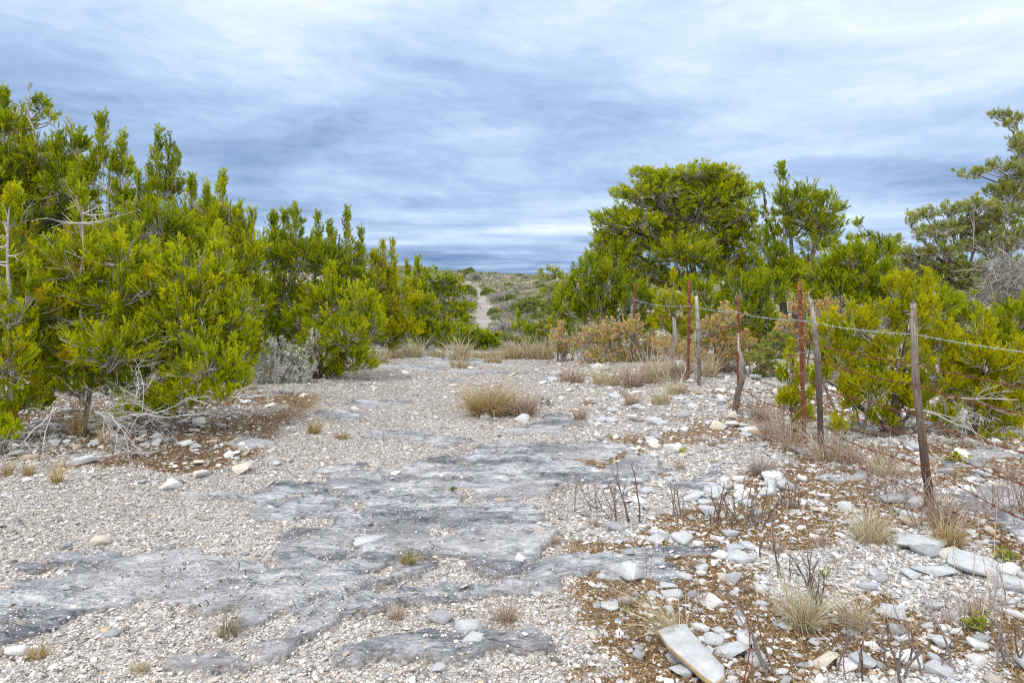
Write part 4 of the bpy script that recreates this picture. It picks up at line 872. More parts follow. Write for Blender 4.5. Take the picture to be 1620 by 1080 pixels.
# ------------------------------------------------------------------ grasses and stems
def grass(label, px, py, wpx, hpx, n, seed, cols=((.50, .38, .20), (.42, .30, .15), (.60, .50, .32), (.30, .25, .10)), lean=(0, 0), name='grass_tuft', cat='grass tuft', group=None, flop=.55, wd=1.0, d=None):
    X_, Y_ = gxy(px, py)
    if d: X_, Y_ = (px-CXP)/F*d, d
    rr = np.random.RandomState(seed); rad = 1.25*wpx/F*Y_; n = int(n*1.5); H = hpx/F*Y_; z0 = float(hgt(X_, Y_)); m = M()
    a = rr.uniform(0, 6.28, n); r = rad*.55*np.sqrt(rr.rand(n)); b = np.stack([X_+r*np.cos(a), Y_+r*np.sin(a)*.8, np.full(n, z0)-.004], -1)
    out = np.stack([np.cos(a), np.sin(a), np.zeros(n)], -1)*(.25+r/rad)[:, None]*flop+rr.normal(0, .36, (n, 3))+np.array([lean[0], lean[1], 0])
    h = H*(.25+.95*rr.rand(n)**1.4)[:, None]; e = b+(np.array([0, 0, 1])*rr.uniform(.55, 1, (n, 1))+out*1.1)*h; e[:, 2] = np.maximum(e[:, 2], z0+.01)
    c = b+np.array([0, 0, .7])*h+out*.2*h
    P = bez(b, c, e, 4); w_ = (.0007+.00030*Y_)*wd
    sd = norm(np.cross(e-b, rr.normal(size=(n, 3))))[:, None]*np.array([1, .85, .6, .15])[None, :, None]*w_*rr.uniform(.7, 1.4, (n, 1, 1))
    V = np.stack([P-sd, P+sd], 2).reshape(n, 8, 3); q = np.array([[0, 1, 3, 2], [2, 3, 5, 4], [4, 5, 7, 6]])
    cc = np.array(cols)[rr.randint(0, len(cols), n)]*rr.uniform(.8, 1.2, (n, 1))
    m.add(V.reshape(-1, 3), (q[None]+(np.arange(n)*8)[:, None, None]).reshape(-1, 4), None, np.repeat(cc, 8, 0))
    return tag(m.build(name, M_GRASS, None, (X_, Y_, z0)), label, cat, group)
PALE = ((.60, .52, .38), (.68, .62, .50), (.50, .42, .28), (.42, .40, .20))
ROSE = ((.42, .32, .25), (.50, .40, .33), (.36, .27, .20), (.55, .47, .38))
grass('large golden clump of dry grass in the middle of the track', 770, 660, 31, 44, 1000, 1, flop=.95)
grass('purplish-brown dry clump joined to the right of the large golden grass', 822, 658, 30, 32, 650, 2, ROSE, flop=.8)
grass('small upright tuft of dry grass on gravel left of centre', 497, 688, 12, 20, 160, 3)
grass('low flattened tan tuft beside the small upright one left of centre', 540, 694, 14, 12, 110, 4)
grass('thin olive grass tuft growing from the middle bedrock sheet', 645, 896, 15, 32, 80, 5, ((.35, .30, .12), (.22, .2, .08), (.48, .40, .2)))
grass('wispy grey-brown tuft at the edge of the lower left bedrock', 360, 1008, 20, 40, 110, 6, ((.35, .30, .22), (.45, .4, .3), (.25, .2, .14)))
grass('small tan tuft on gravel near the bottom left', 225, 1062, 16, 16, 130, 7, PALE)
grass('tan tuft beside the white rock at lower left', 60, 1045, 22, 22, 90, 8)
grass('dull brown tuft on the pale verge right of the golden clump', 918, 672, 12, 22, 150, 9, ROSE)
grass('short dry tuft before the diagonal bedrock ledge', 627, 982, 12, 24, 90, 10, ROSE)
grass('brown wiry tuft in gravel below the ledge, right of centre', 800, 985, 22, 30, 130, 11, ROSE)
grass('pale straw grass sweeping left over stones above the big slab', 1075, 1022, 22, 95, 120, 12, PALE, lean=(-.75, .1), flop=.4)
grass('large green-based straw clump in the right foreground', 1268, 1000, 30, 66, 420, 13, ((.58, .52, .38), (.66, .60, .48), (.38, .36, .18), (.48, .42, .28)), flop=.7)
grass('olive and straw clump right of the large straw clump', 1350, 1002, 26, 44, 240, 14, ((.52, .45, .28), (.42, .38, .2), (.6, .54, .4)), flop=.7)
grass('dense tan clump left of the foot of the right wooden post', 1378, 868, 34, 52, 330, 15, PALE, flop=.75)
grass('dry clump spreading around the foot of the right wooden post', 1490, 850, 26, 60, 260, 16, ROSE, flop=.5)
grass('tawny clump behind the flat grey sheet of stone', 1500, 880, 30, 40, 350, 17)
grass('grey wiry tussock on slabs left of the right rusty post', 1205, 752, 20, 30, 300, 18, ((.42, .36, .32), (.34, .28, .24), (.5, .45, .4)), flop=.8)
for i, (px, py, wp, hp_, n, lab) in enumerate([(1225, 705, 24, 62, 420, 'brown grass left of the right rusty post'), (1255, 720, 20, 55, 380, 'brown grass at the foot of the right rusty post'), (1305, 735, 18, 55, 320, 'dry grass at the foot of the right grey wooden post'), (1345, 740, 22, 45, 320, 'dry grass under the wide right juniper'),
     (1200, 675, 18, 40, 300, 'dry grass right of the crooked post'), (1400, 760, 20, 45, 260, 'dry grass between the juniper and the right wooden post')]):
    grass(lab, px, py, wp*1.1, hp_*.9, int(n*.5), 200+i, PALE if i % 3 == 2 else ROSE, flop=.8)
FG = 'dry grasses at the foot of the tan oak brush'
for i, (px, py, wp, hp_, n, lab) in enumerate([(905, 602, 26, 26, 260, 'tan grass patch left of the white far boulder'), (960, 606, 30, 30, 300, 'pale grass below the white far boulder'), (1000, 610, 22, 36, 260, 'grass under the farthest rusty post'), (1035, 606, 26, 44, 340, 'tall pale grass left of the leaning stake'), (1075, 606, 18, 46, 300, 'tall dry grass around the second rusty post'),
     (1120, 600, 20, 34, 260, 'grass beyond the pale wooden post'), (1150, 592, 22, 30, 240, 'grass behind the crooked post'), (1045, 640, 20, 28, 200, 'short grass on the verge before the pale posts'), (1000, 640, 14, 22, 140, 'single short tuft on the rubble verge'), (1070, 625, 20, 26, 220, 'low grass between stones before the second rusty post')]):
    grass(lab, px, py, wp, hp_, n, 230+i, PALE if i % 2 else ROSE, group=FG, flop=.45)
CG = 'dry grasses along the track crest'
k_ = 0
for px, py, hp_, lab in [(622, 572, 16, 'tan grass at the left end of the crest'), (655, 570, 24, 'pale upright grass right of the left row of junipers'), (690, 569, 12, 'low tan grass on the crest'), (728, 570, 34, 'tallest pale grass clump on the crest'), (760, 566, 12, 'short tan grass on the crest beneath the distant path'), (785, 566, 16, 'thin grass on the crest'),
                    (812, 565, 26, 'upright straw grass on the crest right of the distant path'), (838, 565, 30, 'feathery straw grass before the green bush'), (862, 566, 24, 'straw grass beside the rust-brown oak shrub'), (600, 580, 20, 'brown grass below the yellowish juniper'), (780, 573, 10, 'tiny tuft standing alone on the crest'), (728, 580, 14, 'tan tuft just in front of the tallest crest grass')]:
    grass(lab, px, py, 20, hp_, 260, 300+k_, PALE if k_ % 2 else ((.5, .4, .24), (.58, .5, .34), (.4, .34, .16)), group=CG, flop=.35, wd=1.1); k_ += 1
for i, (px, py, h_, lab) in enumerate([(45, 770, 26, 'tan grass wisp on the left bank near the edge'), (90, 785, 40, 'golden grass wisp below the dead branches'), (10, 770, 34, 'straw wisp at the left edge of the bank'), (120, 705, 70, 'tall tan grass in front of the pale trunk'), (165, 720, 44, 'rust-tinted wisp under the bleached branches'), (400, 628, 16, 'rust-brown tuft left of the silver shrub'), (425, 520, 26, 'brown seed grass behind the silver shrub')]):
    grass(lab, px, py if py > 560 else 600, 10, h_, 60, 330+i, ((.50, .38, .18), (.58, .46, .26), (.42, .30, .14)), flop=.3)
for i, (px, py, h_) in enumerate([(1000, 705, 14), (812, 1010, 18), (1075, 740, 14), (1095, 900, 20), (1230, 880, 22), (940, 830, 16), (1110, 960, 26), (990, 960, 22), (1050, 705, 10), (880, 860, 18), (1180, 940, 20), (1540, 990, 40), (1300, 870, 26), (1600, 770, 26), (1570, 755, 20), (930, 640, 18), (985, 625, 16)]):
    grass('short brown grass wisp '+whereabouts(*gxy(px, py)), px, py, 10, h_, 60, 360+i, ROSE, group='short wisps among the stones right of the track', flop=.5)
# tall thin stalks
def stalks(label, pts, seed, col=(.62, .50, .38), r=.0022, name='dry_stalks', cat='dry stalks', leaves=None):
    rr = np.random.RandomState(seed); m = M(); lf = M(); X0, Y0 = gxy(*pts[0][0]); z0 = float(hgt(X0, Y0))
    for (bpx, bpy), (tpx, tpy) in pts:
        X_, Y_ = gxy(bpx, bpy); a = np.array([X_, Y_, float(hgt(X_, Y_))-.01]); e = W3(tpx, tpy, Y_+rr.uniform(-.08, .08))
        mid = (a+e)/2+rr.normal(0, .02, 3); P = bez(a[None], mid[None], e[None], 8); P[0, 1:-1] += rr.normal(0, .003, (6, 3)); tubes(m, P, np.linspace(r*1.3, r*.5, 8)[None], 4, np.array(col)*rr.uniform(.8, 1.15))
        if leaves:
            n = leaves; i = rr.randint(3, 8, n); pp = P[0, i]+rr.normal(0, .01, (n, 3)); add_tufts(lf, pp, norm(rr.normal(size=(n, 3))+[0, 0, .3]), np.full(n, .035), 'l', 'oak', rr)
    o = m.build(name, M_TWIG, None, (X0, Y0, z0)); tag(o, label, cat)
    if lf.n:
        T_ = o; T_['_o'] = [X0, Y0, z0]; lf.build('leaves', M_LEAF, T_); del T_['_o']
    return o
stalks('tall pinkish dry stalks rising at the right edge of the foreground', [((1515, 1010), (1510, 855)), ((1538, 1005), (1552, 790)), ((1550, 1010), (1578, 785)), ((1575, 1005), (1585, 870)), ((1528, 1010), (1500, 960))], 1)
stalks('long bent straw stalks leaning across the right wooden post', [((1395, 840), (1478, 745)), ((1440, 830), (1500, 700)), ((1360, 860), (1440, 780))], 2, (.62, .52, .32), .002)
stalks('straight thin grey stalk left of the tilted foreground slab', [((1018, 1010), (955, 905))], 3, (.38, .28, .22), .0014)
stalks('pair of thin reddish stalks with a few yellow leaves, centre right', [((1022, 940), (1036, 850)), ((1022, 938), (1020, 830))], 4, (.36, .2, .14), .0012)
# bare thorny stems
def stems(label, px, py, n, H, seed, spread=.35, col=(.22, .155, .125), r=.0045, group=None, lichen=.3, wpx=14):
    X_, Y_ = gxy(px, py); rr = np.random.RandomState(seed); z0 = float(hgt(X_, Y_)); m = M(); Hm = H/F*Y_
    for i in range(n):
        a = np.array([X_+rr.normal(0, wpx/F*Y_*.5), Y_+rr.normal(0, .04), z0-.01]); dr = norm(np.array([rr.normal(0, spread), rr.normal(0, spread), 1])); h = Hm*rr.uniform(.65, 1.15)
        k = 7; pts = [a]; dd = dr
        for _ in range(k-1): dd = norm(dd+rr.normal(0, .13, 3)+[0, 0, .04]); pts.append(pts[-1]+dd*h/(k-1))
        P = np.array(pts); c = np.array(col)*rr.uniform(.7, 1.3)
        if rr.rand() < lichen: c = c*.5+np.array([.34, .32, .31])*.5
        rr0 = r*1.35*rr.uniform(.6, 1.1); tubes(m, P[None], np.linspace(rr0, rr0*.4, k)[None], 5, c)
        for j in range(1, k):
            for _ in range(2):
                if rr.rand() < .75:
                    e = P[j]+norm(dd*.4+rr.normal(0, .7, 3))*rr.uniform(.012, .05)*(1.8 if rr.rand() < .3 else .8); tubes(m, np.stack([P[j], (P[j]+e)/2, e])[None], [[rr0*.45, rr0*.35, rr0*.12]], 3, c)
        if rr.rand() < .6:
            j = rr.randint(2, 5); q_ = P[j]; dd2 = norm(dr+rr.normal(0, .45, 3)); E = [q_]
            for _ in range(4): dd2 = norm(dd2+rr.normal(0, .15, 3)+[0, 0, .05]); E.append(E[-1]+dd2*h*.1)
            tubes(m, np.array(E)[None], np.linspace(rr0*.6, rr0*.25, 5)[None], 4, c)
    tag(m.build('bare_shrub', M_BARK, None, (X_, Y_, z0)), label, 'bare shrub', group)
stems('three thin bare stems at the left of the brown stem group', 935, 806, 4, 52, 1, .35, wpx=26)
stems('upright reddish-brown bare stems rising from litter in mid right', 975, 822, 5, 80, 2, .28)
stems('tall forked bare stem right of the reddish stems', 1000, 822, 3, 100, 3, .25)
stems('few dark bare twigs between the two stem groups', 1078, 815, 4, 50, 4, .3)
stems('bushiest clump of bare brown stems on white rubble', 1182, 832, 20, 72, 5, .38, r=.0035, wpx=36)
stems('slender stems leaning left beside the bushiest clump', 1140, 830, 4, 62, 6, .3)
stems('thin grey-brown twig bunch left of the grey stone hump', 1250, 808, 10, 55, 7, .25, r=.003)
stems('short single dark twig standing in brown litter', 1125, 848, 1, 42, 8, .1)
stems('lone twig in litter right of the long pale plate', 1202, 885, 1, 60, 9, .1)
stems('near knobbly thorny stem with spreading forks by the white boulder', 1207, 1078, 4, 130, 10, .35, r=.0055, lichen=.8, wpx=30)
stems('red-tinged thin stem left of the knobbly near stem', 1168, 1078, 2, 105, 11, .2, (.34, .10, .06), .0035)
stems('dark bare stems rising from the large straw clump', 1290, 962, 9, 88, 12, .25, (.17, .12, .10), .004)
stems('dark forked twigs on litter left of the straw clump', 1240, 925, 3, 75, 13, .35, (.15, .11, .10))
stems('knobbly lichen-grey stems at the bottom right', 1440, 1076, 9, 110, 14, .4, lichen=.9, wpx=60)
stems('lichen-covered stems cut off at the lower right corner', 1600, 1070, 9, 100, 15, .35, lichen=.9, wpx=40)
stems('thin twigs in the brown litter at the bottom, right of the slab', 1350, 1075, 4, 90, 16, .35, (.16, .11, .09), .0035, wpx=40)
stems('fine reddish bramble around the base of the right wooden post', 1485, 845, 34, 75, 17, .55, (.38, .26, .22), .0025, wpx=60)
stems('tangled pinkish brush beside the right wooden post', 1420, 800, 44, 62, 18, .5, (.42, .31, .27), .0022, wpx=80)
stems('thin brush at the right edge under the rusty wires', 1590, 830, 32, 75, 19, .5, (.38, .27, .22), .0025, wpx=60)
stems('brown brush at the foot of the second rusty post', 1060, 612, 16, 34, 20, .5, (.30, .22, .18), .005, wpx=50)
stems('grey leafless brush under the left end of the tan oaks', 905, 570, 22, 36, 21, .5, (.30, .26, .24), .006, wpx=60)
stems('reddish twigs on the verge right of the crooked post', 1225, 670, 14, 42, 22, .5, (.40, .27, .22), .0035, wpx=40)
stems('fine tan brush under the wide right juniper', 1345, 755, 34, 60, 24, .5, (.44, .34, .27), .0022, wpx=80)
stems('reddish fine twigs at the foot of the knotted wooden post', 1310, 735, 20, 50, 25, .5, (.40, .27, .22), .0022, wpx=40)
stems('pinkish thin weeds among stones below the tan-edged slab', 1500, 1000, 20, 60, 26, .5, (.44, .33, .28), .002, wpx=90)
stems('thin weeds before the grey rough-faced boulder', 1400, 1030, 14, 70, 27, .45, (.42, .33, .27), .002, wpx=70)
stems('wispy tan weeds at the right edge above the corner stems', 1595, 985, 16, 80, 28, .4, (.48, .38, .30), .002, wpx=50)
stems('sparse thin weeds in litter left of the dense tan clump', 1320, 900, 10, 48, 29, .45, (.40, .30, .24), .002, wpx=60)
stems('small dark twigs beside the green sprout near the golden clump', 845, 655, 3, 36, 23, .35, (.2, .14, .1), .004)
# small green plants
def sprout(label, px, py, wpx, n, pal, seed, size):
    X_, Y_ = gxy(px, py); rr = np.random.RandomState(seed); z0 = float(hgt(X_, Y_)); m = M(); r = wpx/F*Y_
    P = np.array([X_, Y_, z0+r*.5])+rr.normal(0, .4, (n, 3))*[r, r*.8, r*.6]; P[:, 2] = np.maximum(P[:, 2], z0+.008); add_tufts(m, P, norm(rr.normal(size=(n, 3))+[0, 0, 1]), np.full(n, size), 'l', pal, rr)
    st = P[:max(4, n//3)]; a = np.tile([X_, Y_, z0-.005], (len(st), 1)); tubes(m, np.stack([a, (a+st)/2+rr.normal(0, .004, (len(st), 3)), st], 1), np.tile([.0016, .0012, .0008], (len(st), 1)), 3, np.array([.2, .2, .08]))
    tag(m.build('small_plant', M_LEAF, None, (X_, Y_, z0)), label, 'plant')
sprout('tiny dark green plant alone on the middle bedrock', 717, 782, 5, 14, 'dark', 1, .03)
sprout('small grey-green sprout at the right end of the golden grass', 868, 642, 12, 26, 'grey', 2, .05)
sprout('leafy green weed at the right edge behind the pale stalks', 1590, 905, 20, 40, 'oak', 3, .035)
sprout('leafy green weed at the foot of the pale stalks', 1545, 1015, 24, 50, 'oak', 4, .032)
sprout('small green leaves by the straw sweep above the slab', 990, 975, 12, 10, 'oak', 5, .02)
sprout('grass-green tuft on rubble below the crooked post', 1080, 716, 6, 18, 'bright', 6, .03)
sprout('pale sage sprout behind the bushiest bare stems', 1150, 782, 8, 18, 'silver', 7, .03)
sprout('green weed in litter near the straw clump', 1305, 920, 14, 16, 'oak', 8, .025)
sprout('green juniper seedling at the foot of the rusty wires', 1515, 745, 14, 30, 'bright', 9, .05)
sprout('sage-green weed left of the right wooden post foot', 1370, 835, 14, 22, 'silver', 10, .03)
sprout('low green shoots before the crest at right of the brush', 930, 570, 10, 16, 'oak', 11, .07)

# ------------------------------------------------------------------ fence
def wood_mat():
    m = bpy.data.materials.new('weathered_cedar_post'); m.use_nodes = True; t = m.node_tree; t.nodes.clear()
    P = N(t, 'ShaderNodeTexCoord').outputs['Object']; at = N(t, 'ShaderNodeAttribute', attribute_name='col').outputs['Color']
    mp = N(t, 'ShaderNodeMapping', {'Vector': P, 'Scale': (1, 1, .07)}).outputs[0]
    n = N(t, 'ShaderNodeTexNoise', {'Vector': mp, 'Scale': 95.0, 'Detail': 6.0, 'Roughness': .7}).outputs[0]
    n2 = N(t, 'ShaderNodeTexNoise', {'Vector': P, 'Scale': 7.0, 'Detail': 4.0}).outputs[0]
    c = mixc(t, 1.0, at, ramp(t, n, [(.34, .30), (.5, .9), (.68, 1.25)]), 'MULTIPLY'); c = mixc(t, ramp(t, n2, [(.45, 0.0), (.65, .6)]), c, (.13, .085, .06))
    bp = N(t, 'ShaderNodeBump', {'Height': n, 'Strength': 1.0, 'Distance': .012}).outputs[0]
    N(t, 'ShaderNodeOutputMaterial', {0: N(t, 'ShaderNodeBsdfPrincipled', {'Base Color': c, 'Roughness': .9, 'Normal': bp}).outputs[0]}); return m
def rust_mat():
    m = bpy.data.materials.new('rusty_steel'); m.use_nodes = True; t = m.node_tree; t.nodes.clear()
    P = N(t, 'ShaderNodeTexCoord').outputs['Object']
    n = N(t, 'ShaderNodeTexNoise', {'Vector': P, 'Scale': 22.0, 'Detail': 7.0, 'Roughness': .7}).outputs[0]
    c = ramp(t, n, [(.30, (.045, .016, .010)), (.45, (.15, .045, .02)), (.58, (.27, .085, .03)), (.72, (.42, .18, .08))])
    bp = N(t, 'ShaderNodeBump', {'Height': n, 'Strength': .5, 'Distance': .004}).outputs[0]
    N(t, 'ShaderNodeOutputMaterial', {0: N(t, 'ShaderNodeBsdfPrincipled', {'Base Color': c, 'Roughness': .8, 'Normal': bp}).outputs[0]}); return m
M_WOOD, M_RUST = wood_mat(), rust_mat()
M_GALV = mat('galvanised_wire', (.48, .54, .62), .45, 0, spec=.6); M_RWIRE = mat('rusty_wire', (.20, .075, .045), .8)
def wood_post(label, d, pts, radii, seed, cols=((.52, .50, .48), (.20, .14, .11)), zb=None, branch=None):
    """pts: (px,py) from foot to top at distance d"""
    rr = np.random.RandomState(seed); P = np.array([W3(a, b, d) for a, b in pts]); gz = float(hgt(P[0, 0], d)); P[0, 2] = gz-.08
    k = 40; t = np.linspace(0, len(P)-1, k); i = np.clip(t.astype(int), 0, len(P)-2); f = (t-i)[:, None]; f = f*f*(3-2*f)*.6+f*.4
    Q = P[i]*(1-f)+P[i+1]*f; Q += np.cumsum(rr.normal(0, .0016, Q.shape), 0)*[1, 1, 0]
    rad = np.interp(t, np.arange(len(radii)), radii)*.66; S = 18; a = np.arange(S)/S*2*np.pi
    lob = 1+.16*np.sin(a*2+rr.uniform(0, 6))+.12*np.sin(a*3+rr.uniform(0, 6))+.07*np.sin(a*5+1)
    tw = np.linspace(0, rr.uniform(-.8, .8), k)[:, None]
    wob = 1+.12*(np.array([[vn(x_*1.0+seed, y_*.25) for x_ in range(S)] for y_ in range(k)])-.5)*2
    R_ = rad[:, None]*lob[None]*wob; V = np.stack([Q[:, :1]+R_*np.cos(a+tw), Q[:, 1:2]+R_*np.sin(a+tw), np.repeat(Q[:, 2:], S, 1)], -1)
    V[-1, :, 2] += rr.uniform(-.02, .03, S)+.02*np.cos(a+rr.uniform(0, 6))
    m = M(); idx = np.arange(k*S).reshape(k, S); j = np.roll(np.arange(S), -1)
    q = np.stack([idx[:-1], idx[:-1][:, j], idx[1:][:, j], idx[1:]], -1).reshape(-1, 4)
    tri = np.stack([idx[-1], idx[-1][j], np.full(S, k*S)], -1)
    g = np.linspace(0, 1, k)[:, None, None]; g = np.clip((g-.25)*1.5+.25*(wob[:, :, None]-1)*3, 0, 1)
    col = np.array(cols[1])*(1-g)+np.array(cols[0])*g
    m.add(np.concatenate([V.reshape(-1, 3), V[-1].mean(0)[None]-[0, 0, .01]]), q, tri, np.concatenate([col.reshape(-1, 3), [cols[0]]]))
    foot = (float(P[0, 0]), d, gz)
    o = m.build('wooden_fence_post', M_WOOD, None, foot, smooth=True); tag(o, label, 'fence post', 'weathered wooden fence posts'); o['_o'] = list(foot)
    if branch:
        b = M(); B_ = np.array([W3(x_, y_, d) for x_, y_ in branch]); tubes(b, B_[None], np.linspace(radii[-1]*.7, radii[-1]*.35, len(B_))[None], 7, np.array(cols[0])); b.build('stub', M_WOOD, o)
    del o['_o']; return o
wood_post('weathered wooden post with an orange-brown lower half, rightmost in the fence', 4.66, [(1473, 820), (1467, 760), (1456, 660), (1449, 560), (1447, 483)], [.040, .036, .033, .030, .026], 1, ((.44, .39, .34), (.085, .045, .03)))
wood_post('pale wooden post with a knot halfway, just right of the right rusty post', 6.25, [(1299, 727), (1297, 640), (1294, 560), (1288, 520), (1281, 472)], [.042, .040, .045, .034, .026], 2, ((.58, .56, .55), (.085, .065, .055)))
wood_post('pale narrow wooden post beside the second rusty post', 10.5, [(1106, 618), (1106, 570), (1105, 530), (1101, 471)], [.042, .044, .048, .042], 3, ((.62, .61, .62), (.22, .18, .16)))
wood_post('crooked forked wooden post bent like an elbow, middle of the fence', 8.0, [(1160, 667), (1166, 625), (1174, 598), (1173, 570), (1169, 552), (1168, 530)], [.050, .062, .060, .046, .030, .018], 4, ((.50, .48, .48), (.17, .14, .125)), branch=[(1172, 556), (1175, 572), (1176, 590)])
wood_post('thin leaning wooden stake left of the second rusty post', 11.8, [(1063, 598), (1064, 560), (1067, 530), (1066, 503)], [.035, .045, .05, .03], 5, ((.50, .48, .48), (.2, .15, .13)))
wood_post('short grey wooden post beside the farthest rusty post', 15.9, [(998, 560), (999, 520), (1000, 482)], [.05, .05, .045], 6, ((.50, .49, .50), (.25, .2, .18)))
wood_post('wooden fence post standing past the right edge of the view', 2.75, [(1910, 1060), (1912, 800), (1905, 530)], [.04, .036, .03], 7, ((.42, .38, .34), (.13, .09, .07)))
WZ = [1.24, 1.04, .90, .70, .54, .36, .18]
def t_post(label, d, px0, px1, pyt, w_=.040):
    x0, x1 = (px0-CXP)/F*d, (px1-CXP)/F*d; zt = EYE+(HY-pyt)/F*d; gz = float(hgt(x0, d)); zb_ = gz-.1
    # T cross-section extruded, web towards the camera, studs along the face, flattened anchor plate at the foot
    h = w_/2; t = .0055
    sec = np.array([[-h, 0], [h, 0], [h, t], [t/1.4, t*1.3], [t/1.4, w_*.95], [-t/1.4, w_*.95], [-t/1.4, t*1.3], [-h, t]]); sec[:, 1] *= 1
    m = M(); k = 12; zs = np.linspace(zb_, zt, k); xs = x0+(x1-x0)*(zs-gz)/(zt-gz)
    V = np.array([[[xs[i]+a, d+b, zs[i]] for a, b in sec] for i in range(k)]); idx = np.arange(k*8).reshape(k, 8); j = np.roll(np.arange(8), -1)
    q = np.stack([idx[:-1], idx[:-1][:, j], idx[1:][:, j], idx[1:]], -1).reshape(-1, 4); top = idx[-1]
    m.add(V.reshape(-1, 3), np.concatenate([q, [[top[0], top[1], top[2], top[7]], [top[3], top[4], top[5], top[6]]]]))
    foot = (float(x0), float(d), gz); o = m.build('steel_fence_post', M_RUST, None, foot); tag(o, label, 'fence post', 'rusty steel T-posts of the fence'); o['_o'] = list(foot)
    st = M(); z = gz+.12
    while z < zt-.04:
        xx = x0+(x1-x0)*(z-gz)/(zt-gz); b = _box*[.006, .0045, .009]; b[b[:, 1] < 0] *= [.7, 1, .6]; st.add(b+[xx, d-.0045, z], _boxq); z += .055
    st.build('studs', M_RUST, o)
    for wz in WZ[:5]:
        if wz < zt-.05:
            xx = x0+(x1-x0)*(wz+gz-gz)/(zt-gz); a = np.linspace(-.5, 3.6, 9); P = np.stack([xx+np.cos(a)*(h+.004), d+.012-np.sin(a)*0-.022*np.sin(a), np.full(9, wz+gz+.002)+a*.002], -1)
            cl = M(); tubes(cl, P[None], np.full((1, 9), .0018), 5); cl.build('wire_clip', M_GALV, o)
    del o['_o']; return o
t_post('tall rusty steel post with its foot in dry grass, right of centre of the fence', 6.52, 1273, 1265, 445)
t_post('rusty steel post beside the pale narrow wooden post, second from the far end', 10.9, 1088, 1091, 443, .05)
t_post('thin rusty steel post standing right behind the crooked wooden post', 8.5, 1168, 1168, 467, .034)
t_post('farthest rusty steel post, against the dark juniper mass', 15.5, 1005, 1005, 447, .055)
# wires: the galvanised top strand and rusty strands below it
def wire_path(z, seed, sag, rough=0.0, dmax=15.5):
    rr = np.random.RandomState(seed); ds = [2.75, 4.66, 6.25, 6.52, 8.5, 10.5, 10.9, 15.5]; ds = [a for a in ds if a <= dmax]
    pt = {2.75: 2.80, 4.66: 2.78, 6.25: 2.77, 6.52: 2.765, 8.5: 2.815, 10.5: 2.86, 10.9: 2.83, 15.5: 2.80}
    P = []
    for a, b in zip(ds[:-1], ds[1:]):
        n = max(4, int((b-a)/.03)); t = np.linspace(0, 1, n, endpoint=False); s_ = sag*(b-a)*.35
        P.append(np.stack([(pt[a]-.03)*(1-t)+(pt[b]-.03)*t+rough*np.sin(t*math.pi)*rr.normal(0, 1), a+(b-a)*t, z-s_*4*t*(1-t)+rough*.5*np.sin(t*6+seed)*np.sin(t*math.pi)], -1))
    return np.concatenate(P)
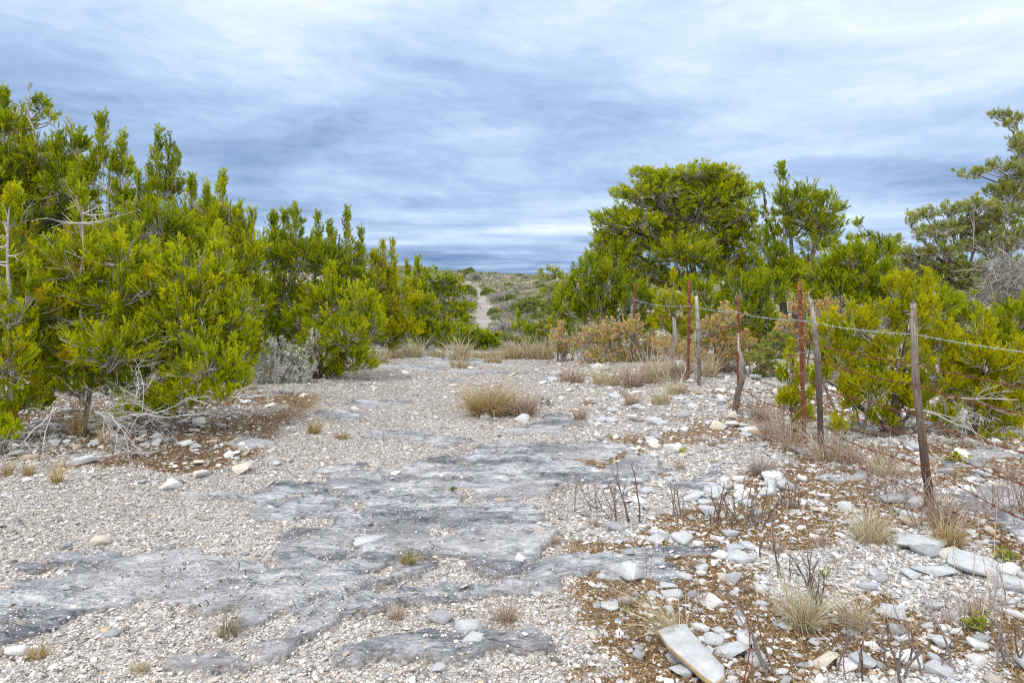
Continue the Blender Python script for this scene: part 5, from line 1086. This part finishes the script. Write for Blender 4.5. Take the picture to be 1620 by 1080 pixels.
def wire(label, z, seed, m_, sag=.02, rough=0., r=.0017, barbs=False, dmax=15.5, name='barbed_wire', n_b=.13):
    P = wire_path(z, seed, sag, rough, dmax); L = np.r_[0, np.cumsum(np.linalg.norm(np.diff(P, axis=0), axis=1))]
    s = np.arange(0, L[-1], .012); Q = np.stack([np.interp(s, L, P[:, i]) for i in range(3)], -1); o0 = tuple(float(a) for a in P[0])
    m = M()
    for ph in (0, math.pi):
        a = s/.045*math.pi+ph; m2 = Q+np.stack([np.cos(a), np.zeros_like(a), np.sin(a)], -1)*r*1.05; tubes(m, m2[None], np.full((1, len(s)), r), 4)
    o = m.build(name, m_, None, o0); tag(o, label, 'barbed wire', 'strands of the wire fence'); 
    bm_ = M(); k = 14; t = np.linspace(0, 4*math.pi, k)
    coil = np.stack([np.cos(t)*r*2.6, np.linspace(-.008, .008, k), np.sin(t)*r*2.6], -1); coil[0] += [.014, -.002, .010]; coil[-1] += [.012, .002, -.012]
    tubes(bm_, coil[None], np.full((1, k), r*.8), 4); c2 = coil[:, [0, 1, 2]]*[-1, 1, 1]; tubes(bm_, c2[None], np.full((1, k), r*.8), 4); bme = bm_.mesh('barb', m_)
    pos = np.arange(.1, L[-1], n_b); Bp = np.stack([np.interp(pos, L, P[:, i]) for i in range(3)], -1)
    for p in Bp[:98]:
        b = bpy.data.objects.new('barb', bme); C.objects.link(b); b.parent = o; b.location = p-np.array(o0); b.rotation_euler = (0, float(p[1]*37 % 6.28), 0)
    return o
g0 = 0.02
wire('bright galvanised barbed wire, top strand of the fence', WZ[0]+g0, 1, M_GALV, .035, 0, .0013)
for i, (z, lab, dm, sg, ro) in enumerate([(WZ[1], 'rusty barbed wire, second strand from the top', 15.5, .03, .006), (WZ[2], 'rusty barbed wire, third strand from the top', 10.9, .05, .012), (WZ[3], 'rusty barbed wire, fourth strand from the top', 10.9, .06, .02),
                             (WZ[4], 'rusty barbed wire, third strand from the ground', 8.5, .05, .02), (WZ[5], 'slack rusty barbed wire, second strand from the ground', 8.5, .08, .03), (WZ[6], 'lowest rusty barbed wire close to the stones', 6.52, .05, .03)]):
    wire(lab, z+g0, 10+i, M_RWIRE, sg, ro, .0021, dmax=dm, n_b=.14)
def loose_wire(label, pts, seed):
    P = np.array([W3(a, b, d) for a, b, d in pts]); t = np.linspace(0, len(P)-1, 60); Q = np.stack([np.interp(t, np.arange(len(P)), P[:, i]) for i in range(3)], -1)
    ker = np.ones(9)/9; Q = np.stack([np.convolve(np.pad(Q[:, i], 4, 'edge'), ker, 'valid') for i in range(3)], -1); m = M(); tubes(m, Q[None], np.full((1, 60), .0024), 4)
    tag(m.build('loose_wire', M_RWIRE, None, tuple(float(a) for a in Q[0])), label, 'loose wire')
loose_wire('broken rusty wire drooping right from the elbow of the crooked post', [(1172, 565, 7.9), (1200, 572, 7.8), (1230, 590, 7.6), (1262, 612, 7.2), (1275, 640, 6.7)], 1)
loose_wire('slack rusty wire trailing over stones between the crooked and rusty posts', [(1112, 612, 10.3), (1140, 640, 9.0), (1180, 648, 8.0), (1230, 668, 7.2), (1270, 690, 6.6)], 2)
for o in ALL:
    if '_o' in o: del o['_o']
print('FACES', sum(len(me.polygons) for me in bpy.data.meshes), 'rocks', len(big), 'chips', cnt)
